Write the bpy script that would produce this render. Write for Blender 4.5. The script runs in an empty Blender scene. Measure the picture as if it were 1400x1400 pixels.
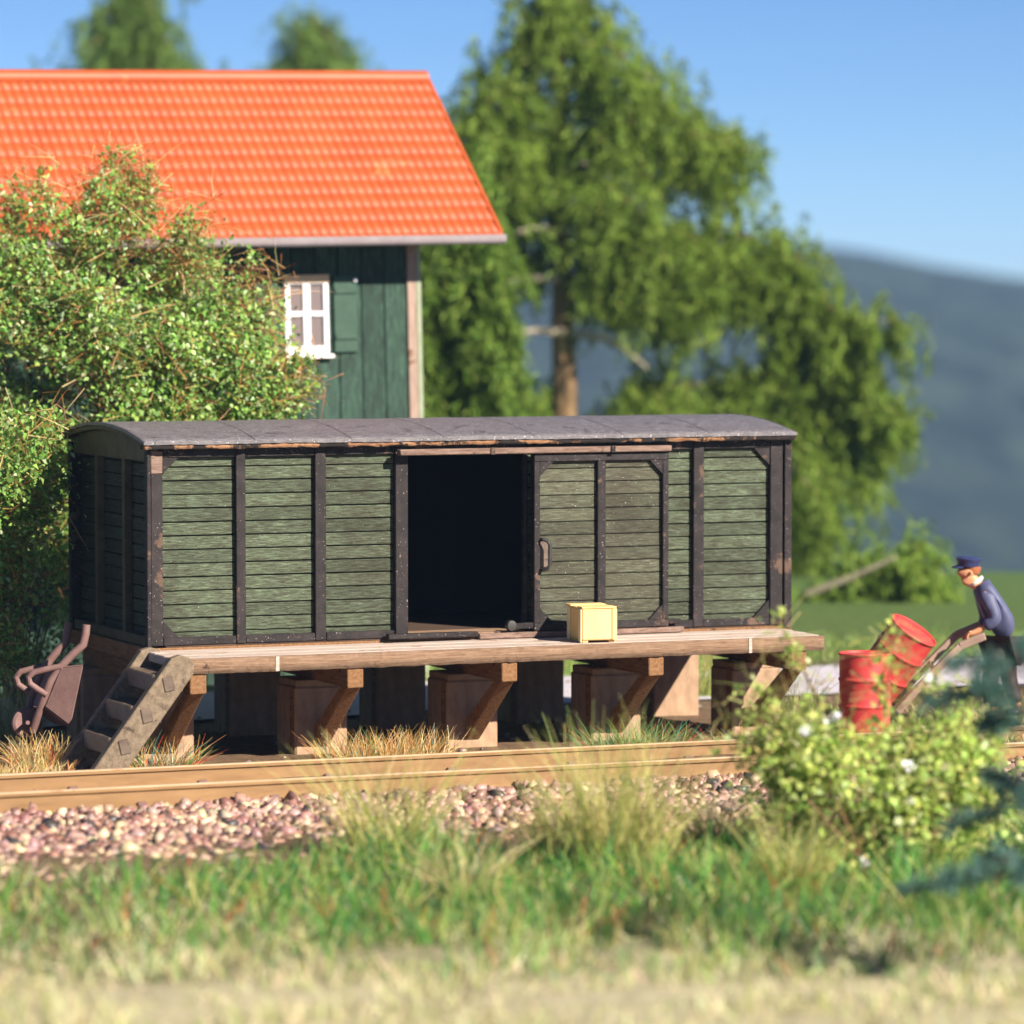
import bpy, math, random
import numpy as np
from mathutils import Vector, Matrix, noise as mnoise
random.seed(7); rng = np.random.default_rng(11)
SC = bpy.context.scene; COL = SC.collection

# ------------------------------------------------------------------ camera
F_PX, TH, PIT = 5494.9, 0.39927, 0.056914          # focal length in 1400-px units, yaw, pitch
C = np.array([-12.28419, -38.43132, 4.69273])
FW = np.array([math.sin(TH)*math.cos(PIT), math.cos(TH)*math.cos(PIT), -math.sin(PIT)])
RT = np.array([math.cos(TH), -math.sin(TH), 0.0]); UP = np.cross(RT, FW)
cd = bpy.data.cameras.new('camera'); cam = bpy.data.objects.new('camera', cd); COL.objects.link(cam)
m = Matrix(((RT[0], UP[0], -FW[0], C[0]), (RT[1], UP[1], -FW[1], C[1]), (RT[2], UP[2], -FW[2], C[2]), (0, 0, 0, 1)))
cam.matrix_world = m
cd.sensor_width = 36; cd.lens = F_PX/1400*36; cd.shift_y = 16/1400
cd.clip_start = 0.5; cd.clip_end = 9000
cd.dof.use_dof = True; cd.dof.focus_distance = 40.6; cd.dof.aperture_fstop = cd.lens/1000/0.255
SC.camera = cam
def ray(x, y): return FW + RT*((x-700)/F_PX) - UP*((y-716)/F_PX)
def at(x, y, t): return C + ray(x, y)*t            # photo direction -> point at distance t (metres along the view)
def atz(x, y, z=0.0): d = ray(x, y); return C + d*((z-C[2])/d[2])

# ------------------------------------------------------------------ world, sun
SUN_EL, SUN_AZ = math.radians(32.5), math.radians(26)
sdir = np.array([math.sin(SUN_AZ)*math.cos(SUN_EL), -math.cos(SUN_AZ)*math.cos(SUN_EL), math.sin(SUN_EL)])
w = bpy.data.worlds.new('World'); SC.world = w; w.use_nodes = True
nt = w.node_tree; nt.nodes.clear()
sk = nt.nodes.new('ShaderNodeTexSky'); sk.sky_type = 'NISHITA'; sk.sun_disc = False
sk.sun_elevation = SUN_EL; sk.sun_rotation = math.atan2(sdir[0], sdir[1])
sk.air_density = 0.8; sk.dust_density = 0.0; sk.ozone_density = 7.0; sk.altitude = 3500
bg = nt.nodes.new('ShaderNodeBackground'); bg.inputs[1].default_value = 0.05
wo = nt.nodes.new('ShaderNodeOutputWorld')
nt.links.new(sk.outputs[0], bg.inputs[0]); nt.links.new(bg.outputs[0], wo.inputs[0])
sl = bpy.data.lights.new('sun', 'SUN'); sl.energy = 5.0; sl.angle = math.radians(0.6); sl.color = (1.0, 0.92, 0.79)
so = bpy.data.objects.new('sun', sl); COL.objects.link(so)
so.rotation_euler = Vector(sdir).to_track_quat('Z', 'Y').to_euler(); so.location = (10, -20, 30)
vs = SC.view_settings; vs.view_transform = 'Standard'; vs.look = 'None'; vs.gamma = 1; vs.exposure = 1.2
SC.render.engine = 'CYCLES'
SC.cycles.use_denoising = True
SC.cycles.max_bounces = 6; SC.cycles.diffuse_bounces = 3; SC.cycles.transparent_max_bounces = 4
SC.cycles.volume_bounces = 0

# ------------------------------------------------------------------ materials
class NB:
    def __init__(s, name):
        s.m = bpy.data.materials.new(name); s.m.use_nodes = True; s.t = s.m.node_tree; s.t.nodes.clear()
        s.out = s.n('ShaderNodeOutputMaterial'); s.p = s.n('ShaderNodeBsdfPrincipled'); s.l(s.p.outputs[0], s.out.inputs[0])
    def n(s, k, **a):
        o = s.t.nodes.new(k)
        for q, v in a.items(): setattr(o, q, v)
        return o
    def l(s, a, b): s.t.links.new(a, b)
    def coord(s, sc=(1, 1, 1), rot=(0, 0, 0)):
        tc = s.n('ShaderNodeTexCoord'); mp = s.n('ShaderNodeMapping')
        mp.inputs['Scale'].default_value = sc; mp.inputs['Rotation'].default_value = rot
        s.l(tc.outputs['Object'], mp.inputs[0]); return mp.outputs[0]
    def noise(s, co, scale, detail=4, rough=.6, dist=0):
        n = s.n('ShaderNodeTexNoise'); n.inputs['Scale'].default_value = scale; n.inputs['Detail'].default_value = detail
        n.inputs['Roughness'].default_value = rough; n.inputs['Distortion'].default_value = dist
        s.l(co, n.inputs['Vector']); return n.outputs[0]
    def ramp(s, f, stops, interp='LINEAR'):
        r = s.n('ShaderNodeValToRGB'); e = r.color_ramp.elements; r.color_ramp.interpolation = interp
        while len(e) < len(stops): e.new(.5)
        for el, (p, c) in zip(e, stops): el.position = p; el.color = (*c, 1) if len(c) == 3 else c
        s.l(f, r.inputs[0]); return r.outputs[0]
    def mix(s, f, a, b, mode='MIX'):
        x = s.n('ShaderNodeMix', data_type='RGBA', blend_type=mode)
        for sock, v in ((x.inputs[0], f), (x.inputs[6], a), (x.inputs[7], b)):
            if isinstance(v, (int, float)): sock.default_value = v
            elif isinstance(v, tuple): sock.default_value = (*v, 1)
            else: s.l(v, sock)
        return x.outputs[2]
    def math(s, op, a, b=0.0):
        x = s.n('ShaderNodeMath', operation=op)
        for sock, v in ((x.inputs[0], a), (x.inputs[1], b)):
            if isinstance(v, (int, float)): sock.default_value = v
            else: s.l(v, sock)
        return x.outputs[0]
    def attr(s, name):
        a = s.n('ShaderNodeAttribute'); a.attribute_name = name; return a
    def fin(s, col, rough=.7, bump=None, bs=.3, bd=.01, spec=.3):
        if isinstance(col, tuple): s.p.inputs['Base Color'].default_value = (*col, 1)
        else: s.l(col, s.p.inputs['Base Color'])
        if isinstance(rough, (int, float)): s.p.inputs['Roughness'].default_value = rough
        else: s.l(rough, s.p.inputs['Roughness'])
        s.p.inputs['Specular IOR Level'].default_value = spec
        if bump is not None:
            b = s.n('ShaderNodeBump'); b.inputs['Strength'].default_value = bs; b.inputs['Distance'].default_value = bd
            s.l(bump, b.inputs['Height']); s.l(b.outputs[0], s.p.inputs['Normal'])
        return s.m
def paint(name, c1, c2, wear=None, wthr=.62, scale=5, rough=.6, speck=None, sthr=.72, grain=(1, 1, 1), bs=.35, bd=.008, spec=.3, sscale=55):
    b = NB(name); co = b.coord(grain); n1 = b.noise(co, scale, 6, .65)
    col = b.ramp(n1, [(.32, c1), (.68, c2)])
    if wear is not None:
        n2 = b.noise(b.coord(), scale*.45, 7, .7)
        col = b.mix(b.ramp(n2, [(wthr, (0, 0, 0)), (wthr+.05, (1, 1, 1))]), col, wear)
    if speck is not None:
        n3 = b.noise(b.coord(), sscale, 1, .5)
        col = b.mix(b.ramp(n3, [(sthr, (0, 0, 0)), (sthr+.03, (1, 1, 1))]), col, speck)
    n4 = b.noise(co, scale*6, 4, .7)
    return b.fin(col, rough, n4, bs, bd, spec)
def planks(name, cols, grain, rough=.75, speck=(.55, .55, .47), sthr=.745, rot=(0, 0, 0), bs=.6, spec=.25):
    b = NB(name); co = b.coord(grain, rot); a = b.attr('rnd')
    n1 = b.noise(co, 3.0, 9, .80, .5)
    col = b.ramp(n1, [(.34, cols[0]), (.455, cols[1]), (.56, cols[2]), (.70, cols[3])])
    big = b.noise(b.coord(), 1.1, 3, .6)
    col = b.mix(b.ramp(big, [(.45, (0, 0, 0)), (.72, (.5, .5, .5))]), col, cols[0])
    v = b.math('MULTIPLY_ADD', a.outputs['Fac'], .45); v.node.inputs[2].default_value = .78
    hs = b.n('ShaderNodeHueSaturation'); b.l(col, hs.inputs['Color']); b.l(v, hs.inputs['Value']); col = hs.outputs[0]
    if speck:
        n3 = b.noise(b.coord(), 62, 1, .5)
        col = b.mix(b.ramp(n3, [(sthr, (0, 0, 0)), (sthr+.03, (1, 1, 1))]), col, speck)
    n4 = b.noise(co, 9, 6, .75)
    return b.fin(col, rough, n4, bs, .01, spec)
def leafmat(name, trans=.35, rough=.5, spec=.35):
    b = NB(name); a = b.attr('col'); b.fin(a.outputs['Color'], rough, spec=spec)
    tr = b.n('ShaderNodeBsdfTranslucent'); b.l(a.outputs['Color'], tr.inputs[0])
    mx = b.n('ShaderNodeMixShader'); mx.inputs[0].default_value = trans
    b.l(b.p.outputs[0], mx.inputs[1]); b.l(tr.outputs[0], mx.inputs[2]); b.l(mx.outputs[0], b.out.inputs[0])
    return b.m

M = {}
M['frame'] = paint('dark_frame_paint', (.008, .006, .0062), (.030, .022, .022), (.10, .058, .040), .585, 6, .6, (.26, .22, .21), .72, spec=.25)
M['frame_olive'] = paint('olive_end_paint', (.055, .044, .024), (.10, .082, .045), None, .7, 6, .6, (.25, .24, .2), .765)
M['boards'] = planks('green_boards', [(.018, .009, .006), (.048, .049, .030), (.088, .118, .072), (.27, .27, .19)], (2.4, 6, 28), rot=(0, .13, 0), sthr=.775)
M['boards_door'] = planks('green_door_boards', [(.024, .012, .009), (.058, .051, .035), (.092, .104, .066), (.26, .245, .17)], (2.2, 6, 30), sthr=.74)
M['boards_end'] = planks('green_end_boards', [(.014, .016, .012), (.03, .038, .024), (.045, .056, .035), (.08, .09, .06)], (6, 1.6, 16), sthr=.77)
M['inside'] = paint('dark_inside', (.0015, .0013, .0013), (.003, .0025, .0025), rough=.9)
M['felt'] = paint('roof_felt', (.080, .070, .075), (.165, .147, .155), (.05, .043, .046), .6, 9, .5, (.55, .52, .54), .69, grain=(1, 2, 1), spec=.6, bs=.5, sscale=60)
M['fascia'] = paint('chipped_fascia', (.22, .10, .045), (.52, .28, .15), (.025, .018, .016), .47, 7, .8, grain=(.8, 4, 6), bs=.9, bd=.02)
M['rail_wood'] = paint('worn_track_wood', (.10, .055, .040), (.26, .17, .13), (.03, .025, .025), .60, 8, .7, (.5, .45, .42), .74, grain=(.8, 4, 6))
M['floor'] = paint('dark_floor_wood', (.04, .024, .017), (.11, .066, .045), (.02, .014, .01), .6, 5, .8, grain=(.35, 5, 9))
M['deck'] = paint('bare_deck_wood', (.36, .27, .22), (.62, .50, .43), (.30, .19, .13), .60, 7, .75, (.66, .58, .53), .70, grain=(.35, 5, 9), bs=.6, bd=.012)
M['fascia_deck'] = paint('deck_edge_wood', (.22, .12, .065), (.50, .32, .21), (.10, .06, .04), .63, 6, .85, grain=(.5, 5, 12), bs=1.0, bd=.02)
M['beam'] = paint('brown_beam_wood', (.15, .068, .027), (.33, .17, .075), (.065, .032, .016), .62, 7, .75, (.4, .28, .2), .76, grain=(5, .6, 5), bs=.8, bd=.012)
M['strut'] = paint('strut_wood', (.26, .105, .032), (.54, .255, .09), (.08, .035, .015), .58, 11, .8, grain=(3, 3, 3), bs=1.0, bd=.02)
M['pillar'] = paint('brown_pillar', (.26, .16, .10), (.40, .26, .165), None, .7, 5, .7, (.25, .18, .13), .77, grain=(2, 2, 1), bs=.4)
M['step'] = paint('step_wood', (.11, .078, .050), (.25, .185, .125), (.06, .04, .028), .58, 8, .7, (.45, .38, .32), .765, grain=(2, 2, 2), bs=.7, bd=.012)
M['tread'] = paint('step_tread', (.075, .048, .033), (.16, .115, .085), (.04, .025, .017), .58, 8, .45, spec=.5)
M['rust'] = paint('rust_brown_paint', (.155, .085, .075), (.205, .118, .105), None, .7, 9, .6, (.26, .16, .145), .78, bs=.4)
M['dark_iron'] = paint('dark_iron', (.022, .020, .020), (.055, .05, .045), None, .7, 8, .4, spec=.5)
M['crate'] = paint('cream_plastic', (.82, .54, .19), (.86, .60, .25), None, .7, 3, .4, spec=.5, bs=.15)
M['band'] = paint('pale_band', (.80, .66, .38), (.86, .74, .46), rough=.4, spec=.5)
M['red'] = paint('red_barrel_paint', (.47, .036, .036), (.53, .046, .046), (.40, .034, .032), .66, 5, .5, spec=.4, bs=.25)
M['truck'] = paint('grey_brown_handle', (.25, .165, .125), (.36, .25, .20), rough=.6, grain=(1, 1, 1))
M['jacket'] = paint('navy_cloth', (.050, .055, .115), (.095, .100, .185), (.15, .11, .13), .70, 9, .55, spec=.4)
M['trousers'] = paint('dark_brown_cloth', (.030, .020, .018), (.055, .040, .036), rough=.6)
M['skin'] = paint('skin', (.56, .24, .12), (.64, .29, .15), rough=.5, scale=12)
M['cap'] = paint('navy_cap', (.022, .028, .085), (.045, .055, .14), rough=.4, spec=.5)
M['collar'] = paint('white_cloth', (.7, .62, .52), (.78, .7, .6))
M['hair'] = paint('ginger_hair', (.25, .08, .03), (.35, .12, .05), rough=.6)
M['tile'] = paint('orange_tile', (.33, .058, .014), (.40, .080, .020), (.45, .13, .042), .62, 2.2, .5, spec=.35, bs=.2)
M['gutter'] = paint('lilac_grey_gutter', (.22, .18, .19), (.28, .235, .245), rough=.4, spec=.5)
M['hwall'] = planks('dark_green_house_boards', [(.011, .019, .015), (.021, .042, .031), (.031, .067, .047), (.08, .16, .11)], (9, 9, 1.5), speck=(.25, .4, .3), sthr=.76, bs=.3)
M['shutter'] = paint('shutter_green', (.026, .058, .040), (.036, .078, .052), None, .7, 6, .6)
M['htrim'] = paint('brown_trim', (.23, .15, .115), (.36, .26, .21), (.14, .07, .035), .60, 4, .7, grain=(5, 5, .8))
M['htrim_edge'] = paint('pale_trim_edge', (.22, .25, .16), (.28, .30, .21), rough=.7)
M['white'] = paint('white_window_paint', (.78, .75, .77), (.83, .80, .82), rough=.45)
M['sash'] = paint('ochre_lintel', (.62, .40, .22), (.7, .48, .28), rough=.5)
b = NB('window_glass'); M['glass'] = b.fin((.16, .12, .11), .12, spec=.7)
M['soffit'] = paint('dark_soffit', (.035, .022, .016), (.06, .04, .03))
M['railsteel'] = paint('rust_rail', (.20, .108, .042), (.285, .16, .068), (.155, .075, .03), .68, 4, .42, grain=(.5, 3, 3), spec=.5, bs=.15)
M['railtop'] = paint('bright_rail_head', (.44, .29, .17), (.58, .41, .27), (.34, .20, .10), .6, 4, .32, grain=(.4, 3, 3), spec=.7, bs=.1)
M['sleeper'] = paint('sleeper_wood', (.06, .035, .02), (.12, .07, .045))
M['bark'] = paint('brown_bark', (.17, .10, .045), (.31, .20, .10), (.42, .36, .28), .60, 4, .85, grain=(3, 3, .6), bs=1, bd=.03)
M['bark_pale'] = paint('dead_branch_bark', (.30, .25, .17), (.42, .36, .26))
M['bark_dark'] = paint('dark_bark', (.025, .022, .018), (.05, .045, .035))
M['twig'] = paint('twig_bark', (.12, .055, .025), (.2, .10, .05))
M['leaf'] = leafmat('leaves', .42); M['shrub_leaf'] = leafmat('pale_shrub_leaves', .5); M['needle'] = leafmat('needles', .3, .6, .2); M['blade'] = leafmat('grass_blades', .3, .55, .3)
M['fiber'] = leafmat('fibres', .3, .5, .4)
M['petal'] = leafmat('petals', .3, .6)
b = NB('ballast_stone'); a = b.attr('col'); M['stone'] = b.fin(a.outputs['Color'], .38, b.noise(b.coord(), 40, 3), .4, .01, .5)
# ground: earth by the track, pale dry soil in the foreground, green beyond the road
b = NB('ground_soil'); co = b.coord()
sx = b.n('ShaderNodeSeparateXYZ'); b.l(co, sx.inputs[0])
nz = b.noise(co, .55, 5, .6); yy = b.math('ADD', sx.outputs[1], b.math('MULTIPLY', b.math('SUBTRACT', nz, .5), 3.2))
mr = b.n('ShaderNodeMapRange'); mr.inputs[1].default_value = -20; mr.inputs[2].default_value = 20; b.l(yy, mr.inputs[0])
zone = b.ramp(mr.outputs[0], [(.185, (.52, .46, .30)), (.235, (.16, .14, .06)), (.30, (.20, .15, .085)), (.38, (.20, .125, .072)), (.545, (.20, .128, .078)), (.66, (.19, .145, .10)), (.70, (.115, .165, .045)), (1, (.10, .17, .05))])
nf = b.noise(co, 5.0, 8, .75)
col = b.mix(.75, zone, b.ramp(nf, [(.3, (.25, .22, .2)), (.7, (1, 1, 1))]), 'MULTIPLY')
M['ground'] = b.fin(col, .9, b.noise(co, 14, 5, .7), .6, .03, .15)
b = NB('road_gravel'); co = b.coord(); M['road'] = b.fin(b.ramp(b.noise(co, 14, 6, .75), [(.3, (.34, .31, .35)), (.7, (.62, .57, .62))]), .85, b.noise(co, 30, 4), .5, .02)  # gravel colour lightened so the strip reads brighter within the shed's shadow
b = NB('hill_forest'); co = b.coord((.03, .012, .06)); M['hill'] = b.fin(b.ramp(b.noise(co, 2.2, 4, .7), [(.36, (.003, .006, .007)), (.52, (.016, .025, .021)), (.64, (.036, .052, .034))]), .95, spec=.05)

# ------------------------------------------------------------------ object helpers
ORG = {}
def thing(name, label, cat, loc, group=None):
    o = bpy.data.objects.new(name, None); COL.objects.link(o); o.location = loc; o.empty_display_size = .1
    o['label'] = label; o['category'] = cat
    if group: o['group'] = group
    ORG[o] = np.array(loc, float); return o
def tag(o, label, cat, group=None):
    o['label'] = label; o['category'] = cat
    if group: o['group'] = group
    return o
def kind(o, k): o['kind'] = k; return o
def link(name, me, mat, parent):
    for x in (mat if isinstance(mat, (list, tuple)) else [mat]): me.materials.append(M[x])
    o = bpy.data.objects.new(name, me); COL.objects.link(o)
    if parent is not None: o.parent = parent; ORG[o] = ORG[parent]
    else: ORG[o] = np.zeros(3)
    return o
def nmesh(name, v, f, mat, parent=None, col=None, smooth=False):
    """mesh from arrays: v (n,3) world coordinates, f (m,k) indices; col (n,3) point colours"""
    v = np.asarray(v, np.float32) - (ORG[parent] if parent is not None else 0); f = np.asarray(f, np.int32); k = f.shape[1]
    me = bpy.data.meshes.new(name); me.vertices.add(len(v)); me.vertices.foreach_set('co', v.astype(np.float32).ravel())
    me.loops.add(f.size); me.loops.foreach_set('vertex_index', f.ravel())
    me.polygons.add(len(f)); me.polygons.foreach_set('loop_start', np.arange(0, f.size, k, dtype=np.int32))
    if smooth: me.polygons.foreach_set('use_smooth', np.ones(len(f), bool))
    me.update(calc_edges=True)
    if col is not None:
        a = me.attributes.new('col', 'FLOAT_COLOR', 'POINT'); c4 = np.ones((len(v), 4), np.float32); c4[:, :3] = col; a.data.foreach_set('color', c4.ravel())
    return link(name, me, mat, parent)
class MB:
    def __init__(s): s.v = []; s.f = []; s.mi = []; s.r = []; s.cur = 0; s.rnd = 0.5
    def add(s, vs, fs):
        n = len(s.v); s.v += [tuple(map(float, q)) for q in vs]; s.r += [s.rnd]*len(vs)
        for q in fs: s.f.append([n+i for i in q]); s.mi.append(s.cur)
        return s
    def box(s, a, b, j=0.0):
        x0, y0, z0 = a; x1, y1, z1 = b
        vs = [(x, y, z) for z in (z0, z1) for y in (y0, y1) for x in (x0, x1)]
        if j: vs = [tuple(c+random.uniform(-j, j) for c in q) for q in vs]
        return s.add(vs, [(0, 2, 3, 1), (4, 5, 7, 6), (0, 1, 5, 4), (2, 6, 7, 3), (0, 4, 6, 2), (1, 3, 7, 5)])
    def bar(s, p, q, wv, hv):
        """box from p to q; wv, hv half-size vectors"""
        p, q, wv, hv = (np.array(k, float) for k in (p, q, wv, hv))
        vs = [e+i*wv+j*hv for e in (p, q) for i, j in ((-1, -1), (1, -1), (1, 1), (-1, 1))]
        return s.add(vs, [(0, 1, 2, 3), (7, 6, 5, 4), (0, 4, 5, 1), (1, 5, 6, 2), (2, 6, 7, 3), (3, 7, 4, 0)])
    def prism(s, poly, d):
        n = len(poly); d = np.array(d, float); vs = [np.array(p, float) for p in poly]; vs += [p+d for p in vs]
        return s.add(vs, [list(range(n))[::-1], list(range(n, 2*n))] + [(i, (i+1) % n, n+(i+1) % n, n+i) for i in range(n)])
    def tube(s, path, r, n=8, caps=True):
        P = [Vector(map(float, p)) for p in path]; rr = r if isinstance(r, (list, tuple)) else [r]*len(P); rings = []; prev = None
        for i, p in enumerate(P):
            t = ((P[min(i+1, len(P)-1)]-P[max(i-1, 0)])).normalized()
            if prev is None: u = t.orthogonal().normalized()
            else: u = (prev-t*prev.dot(t)).normalized()
            prev = u; v = t.cross(u)
            rings += [p+(u*math.cos(2*math.pi*k/n)+v*math.sin(2*math.pi*k/n))*rr[i] for k in range(n)]
        fs = [(i*n+k, i*n+(k+1) % n, (i+1)*n+(k+1) % n, (i+1)*n+k) for i in range(len(P)-1) for k in range(n)]
        if caps: fs += [list(range(n))[::-1], [(len(P)-1)*n+k for k in range(n)]]
        return s.add(rings, fs)
    def lathe(s, prof, M4, n=28):
        vs = [M4 @ Vector((r*math.cos(2*math.pi*k/n), r*math.sin(2*math.pi*k/n), z)) for r, z in prof for k in range(n)]
        fs = [(i*n+k, i*n+(k+1) % n, (i+1)*n+(k+1) % n, (i+1)*n+k) for i in range(len(prof)-1) for k in range(n)]
        fs += [list(range(n))[::-1], [(len(prof)-1)*n+k for k in range(n)]]
        return s.add(vs, fs)
    def build(s, name, mat, parent=None, smooth=False, bevel=0, seg=1, xf=None):
        o = ORG[parent] if parent is not None else np.zeros(3)
        vs = [xf(q) for q in s.v] if xf else s.v
        me = bpy.data.meshes.new(name); me.from_pydata([tuple(np.array(q)-o) for q in vs], [], s.f)
        me.polygons.foreach_set('material_index', s.mi)
        if smooth:
            me.polygons.foreach_set('use_smooth', [True]*len(s.f))
        a = me.attributes.new('rnd', 'FLOAT', 'POINT'); a.data.foreach_set('value', s.r); me.update()
        ob = link(name, me, mat, parent)
        if bevel:
            bv = ob.modifiers.new('bevel', 'BEVEL'); bv.width = bevel; bv.segments = seg; bv.limit_method = 'ANGLE'; bv.angle_limit = math.radians(40)
        if smooth and smooth != 'all':
            try: me.set_sharp_from_angle(angle=math.radians(42))
            except Exception: pass
        return ob
def copy_tree(o, parent=None, dloc=None):
    c = o.copy(); COL.objects.link(c)
    if parent is not None: c.parent = parent
    if dloc is not None: c.location = Vector(o.location)+Vector(dloc)
    for ch in list(o.children): copy_tree(ch, c)
    return c
def cvec(c): return np.array(c, float)
def pick(cols, n, jit=.12, wts=None):
    cols = np.array(cols, float); i = rng.choice(len(cols), n, p=None if wts is None else np.array(wts)/sum(wts))
    return np.clip(cols[i]*(1+rng.normal(0, jit, (n, 1)))*(1+rng.normal(0, jit*.4, (n, 3))), .002, .95)
def unit(a): return a/np.maximum(np.linalg.norm(a, axis=-1, keepdims=True), 1e-9)
def leaves(P, size, aspect=.55, bias=(0, 0, .4), fold=.2, face=1.0):
    """one folded leaf (two triangles as a quad) per point"""
    n = len(P); nn = unit(rng.normal(0, 1, (n, 3))+face*np.array([.35, -.75, .75])); d = rng.normal(0, 1, (n, 3))+np.array(bias); d = unit(d-nn*(d*nn).sum(1, keepdims=True)); s = np.cross(nn, d)   # blades turn their faces to the light
    L = (size*(.6+.8*rng.random(n)))[:, None]; W = L*aspect*(.7+.6*rng.random((n, 1)))
    v = np.stack([P, P+d*L*.45+s*W*.5+nn*L*fold, P+d*L, P+d*L*.55-s*W*.5+nn*L*fold], 1).reshape(-1, 3)
    return v, np.arange(4*n).reshape(n, 4)
def blades(P, D, L, W, bend=.35, segs=2):
    """grass blades: base P, direction D (unit), length L, width W"""
    n = len(P); L = L[:, None]; W = W[:, None]
    side = unit(np.cross(D, unit(rng.normal(0, 1, (n, 3))))); hb = rng.normal(0, 1, (n, 3)); hb[:, 2] = -np.abs(hb[:, 2])*.5; hb = unit(hb)
    vs = []
    for k in range(segs+1):
        t = k/segs; q = P+D*L*t+hb*L*bend*t*t; ww = W*.5*(1-.8*t); vs += [q-side*ww, q+side*ww]
    v = np.stack(vs, 1).reshape(-1, 3); kk = 2*(segs+1); base = (np.arange(n)*kk)[:, None]
    f = np.concatenate([base+np.array([2*k, 2*k+1, 2*k+3, 2*k+2]) for k in range(segs)], 0)
    return v, f
def cat(parts):
    V, Fs, Cc = [], [], []; o = 0
    for v, f, c in parts: V.append(v); Fs.append(f+o); Cc.append(c); o += len(v)
    return np.concatenate(V), np.concatenate(Fs), np.concatenate(Cc)
def rep(c, k): return np.repeat(c, k, axis=0)

# ------------------------------------------------------------------ THE GOODS SHED (old boxcar body)
Z0 = 1.15; L = 7.157; W = 2.75; ZE = 3.155
shed = thing('goods_shed', 'old green boarded boxcar body used as a goods shed, its sliding door half open', 'shed', (L/2, W/2, Z0))
PT, PB, PD = 3.10, 1.215, .055        # boards: top, bottom, recess of the board face
def board_wall(x0, x1, seams=()):
    g = MB(); n = 14; pitch = (PT-PB)/13.6; z = PB-.4*pitch
    while z < PT+.02:
        a = max(z+.006, PB-.03); b_ = min(z+pitch-.006, PT+.03); xs = [x0]+list(seams)+[x1]
        if b_-a > .01:
            for u, v_ in zip(xs, xs[1:]):
                g.rnd = random.random(); dy = random.uniform(-.004, .004)
                g.box((u+.002, PD+dy, a+random.uniform(-.002, .002)), (v_-.002, PD+.045, b_))
        z += pitch
    return g
g = board_wall(.10, 2.66, (.95, 1.81)); g.build('side_boards', 'boards', shed, bevel=.006)
g = board_wall(4.115, 7.09, (6.07,)); g.build('side_boards', 'boards', shed, bevel=.006)
# end wall (left) boards and frame
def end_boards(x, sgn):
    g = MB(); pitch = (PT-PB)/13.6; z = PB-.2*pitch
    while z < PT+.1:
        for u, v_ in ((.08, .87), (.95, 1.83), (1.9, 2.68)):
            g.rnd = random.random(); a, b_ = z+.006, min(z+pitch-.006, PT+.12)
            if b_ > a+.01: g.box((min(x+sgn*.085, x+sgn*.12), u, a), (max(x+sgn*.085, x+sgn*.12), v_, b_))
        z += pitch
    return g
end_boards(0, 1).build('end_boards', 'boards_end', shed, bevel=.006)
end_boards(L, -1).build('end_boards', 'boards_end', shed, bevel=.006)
def arch(y, top=3.225, rise=.155): return top+rise*(1-((y-W/2)/(W/2+.12))**2)
def end_frame(x, sgn):
    a, b_ = sorted((x-sgn*.0, x+sgn*.08)); g = MB()
    ys = np.linspace(-.0, W, 15); poly = [(a, y, arch(y)-.085) for y in ys]+[(a, W, 3.02), (a, 0, 3.02)]
    g.prism(poly, (b_-a, 0, 0)); MB().box((a, .06, PB-.06), (b_, W-.06, PB+.04)).build('end_sill', 'frame_olive' if x < 1 else 'frame', shed, bevel=.004); return g
end_frame(0, 1).build('end_frame', 'frame_olive', shed, bevel=.004)
end_frame(L, -1).build('end_frame', 'frame', shed, bevel=.004)
for x, sgn in ((0, 1), (L, -1)):
    for y0 in (.87, 1.82):
        a, b_ = sorted((x+sgn*.003, x+sgn*.085)); MB().box((a, y0, PB+.04), (b_, y0+.09, 3.02)).build('end_post', 'frame_olive' if x == 0 else 'frame', shed, bevel=.005)
# backing so the gaps between boards are dark, and the inside
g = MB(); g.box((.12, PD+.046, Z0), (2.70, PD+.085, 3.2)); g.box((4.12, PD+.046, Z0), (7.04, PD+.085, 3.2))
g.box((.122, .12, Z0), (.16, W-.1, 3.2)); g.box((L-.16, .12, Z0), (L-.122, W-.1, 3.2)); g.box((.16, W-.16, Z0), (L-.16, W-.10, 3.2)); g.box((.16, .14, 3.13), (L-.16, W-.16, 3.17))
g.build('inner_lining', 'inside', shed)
MB().box((.1, W-.098, Z0), (L-.1, W-.02, 3.16)).build('back_wall', 'boards', shed)
MB().box((.165, .02, Z0-.0), (L-.165, W-.17, Z0+.045)).build('floor', 'floor', shed)
# frame on the long side
def post(x0, x1, y0=-.004, y1=.10, z0=Z0+.02, z1=3.16, name='post', mat='frame', b=.006):
    g = MB(); n = 5; zs = np.linspace(z0, z1, n)
    return g.box((x0, y0, z0), (x1, y1, z1), .003).build(name, mat, shed, bevel=b)
post(-.045, .0, -.03, .06, Z0-.03, 3.14, 'corner_iron'); post(.133-.13+.004, .133, .0, .10, Z0+.02, 2.90, 'corner_post'); post(.01, .131, -.002, .10, 2.903, 3.13, 'corner_post_head', 'rail_wood')
for a, b_ in ((.907, 1.008), (1.756, 1.875), (6.018, 6.139)): post(a, b_)
post(2.626, 2.764, -.02, .13)
post(4.085, 4.125, .03, .12)
post(6.925, 7.072, -.006, .10, name='corner_post'); post(7.085, 7.17, -.03, .07, Z0-.02, 3.14, 'corner_iron')
post(-.03, .118, W-.085, W+.02, Z0, 3.14, 'corner_iron'); post(L-.118, L+.03, W-.085, W+.02, Z0, 3.14, 'corner_iron')
for u, v_ in ((.137, .903), (1.012, 1.752), (1.879, 2.622), (4.13, 6.014), (6.143, 6.921)):
    MB().box((u, .002, Z0+.02), (v_, .095, Z0+.098), .002).build('sill_rail', 'frame', shed, bevel=.005)
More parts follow.
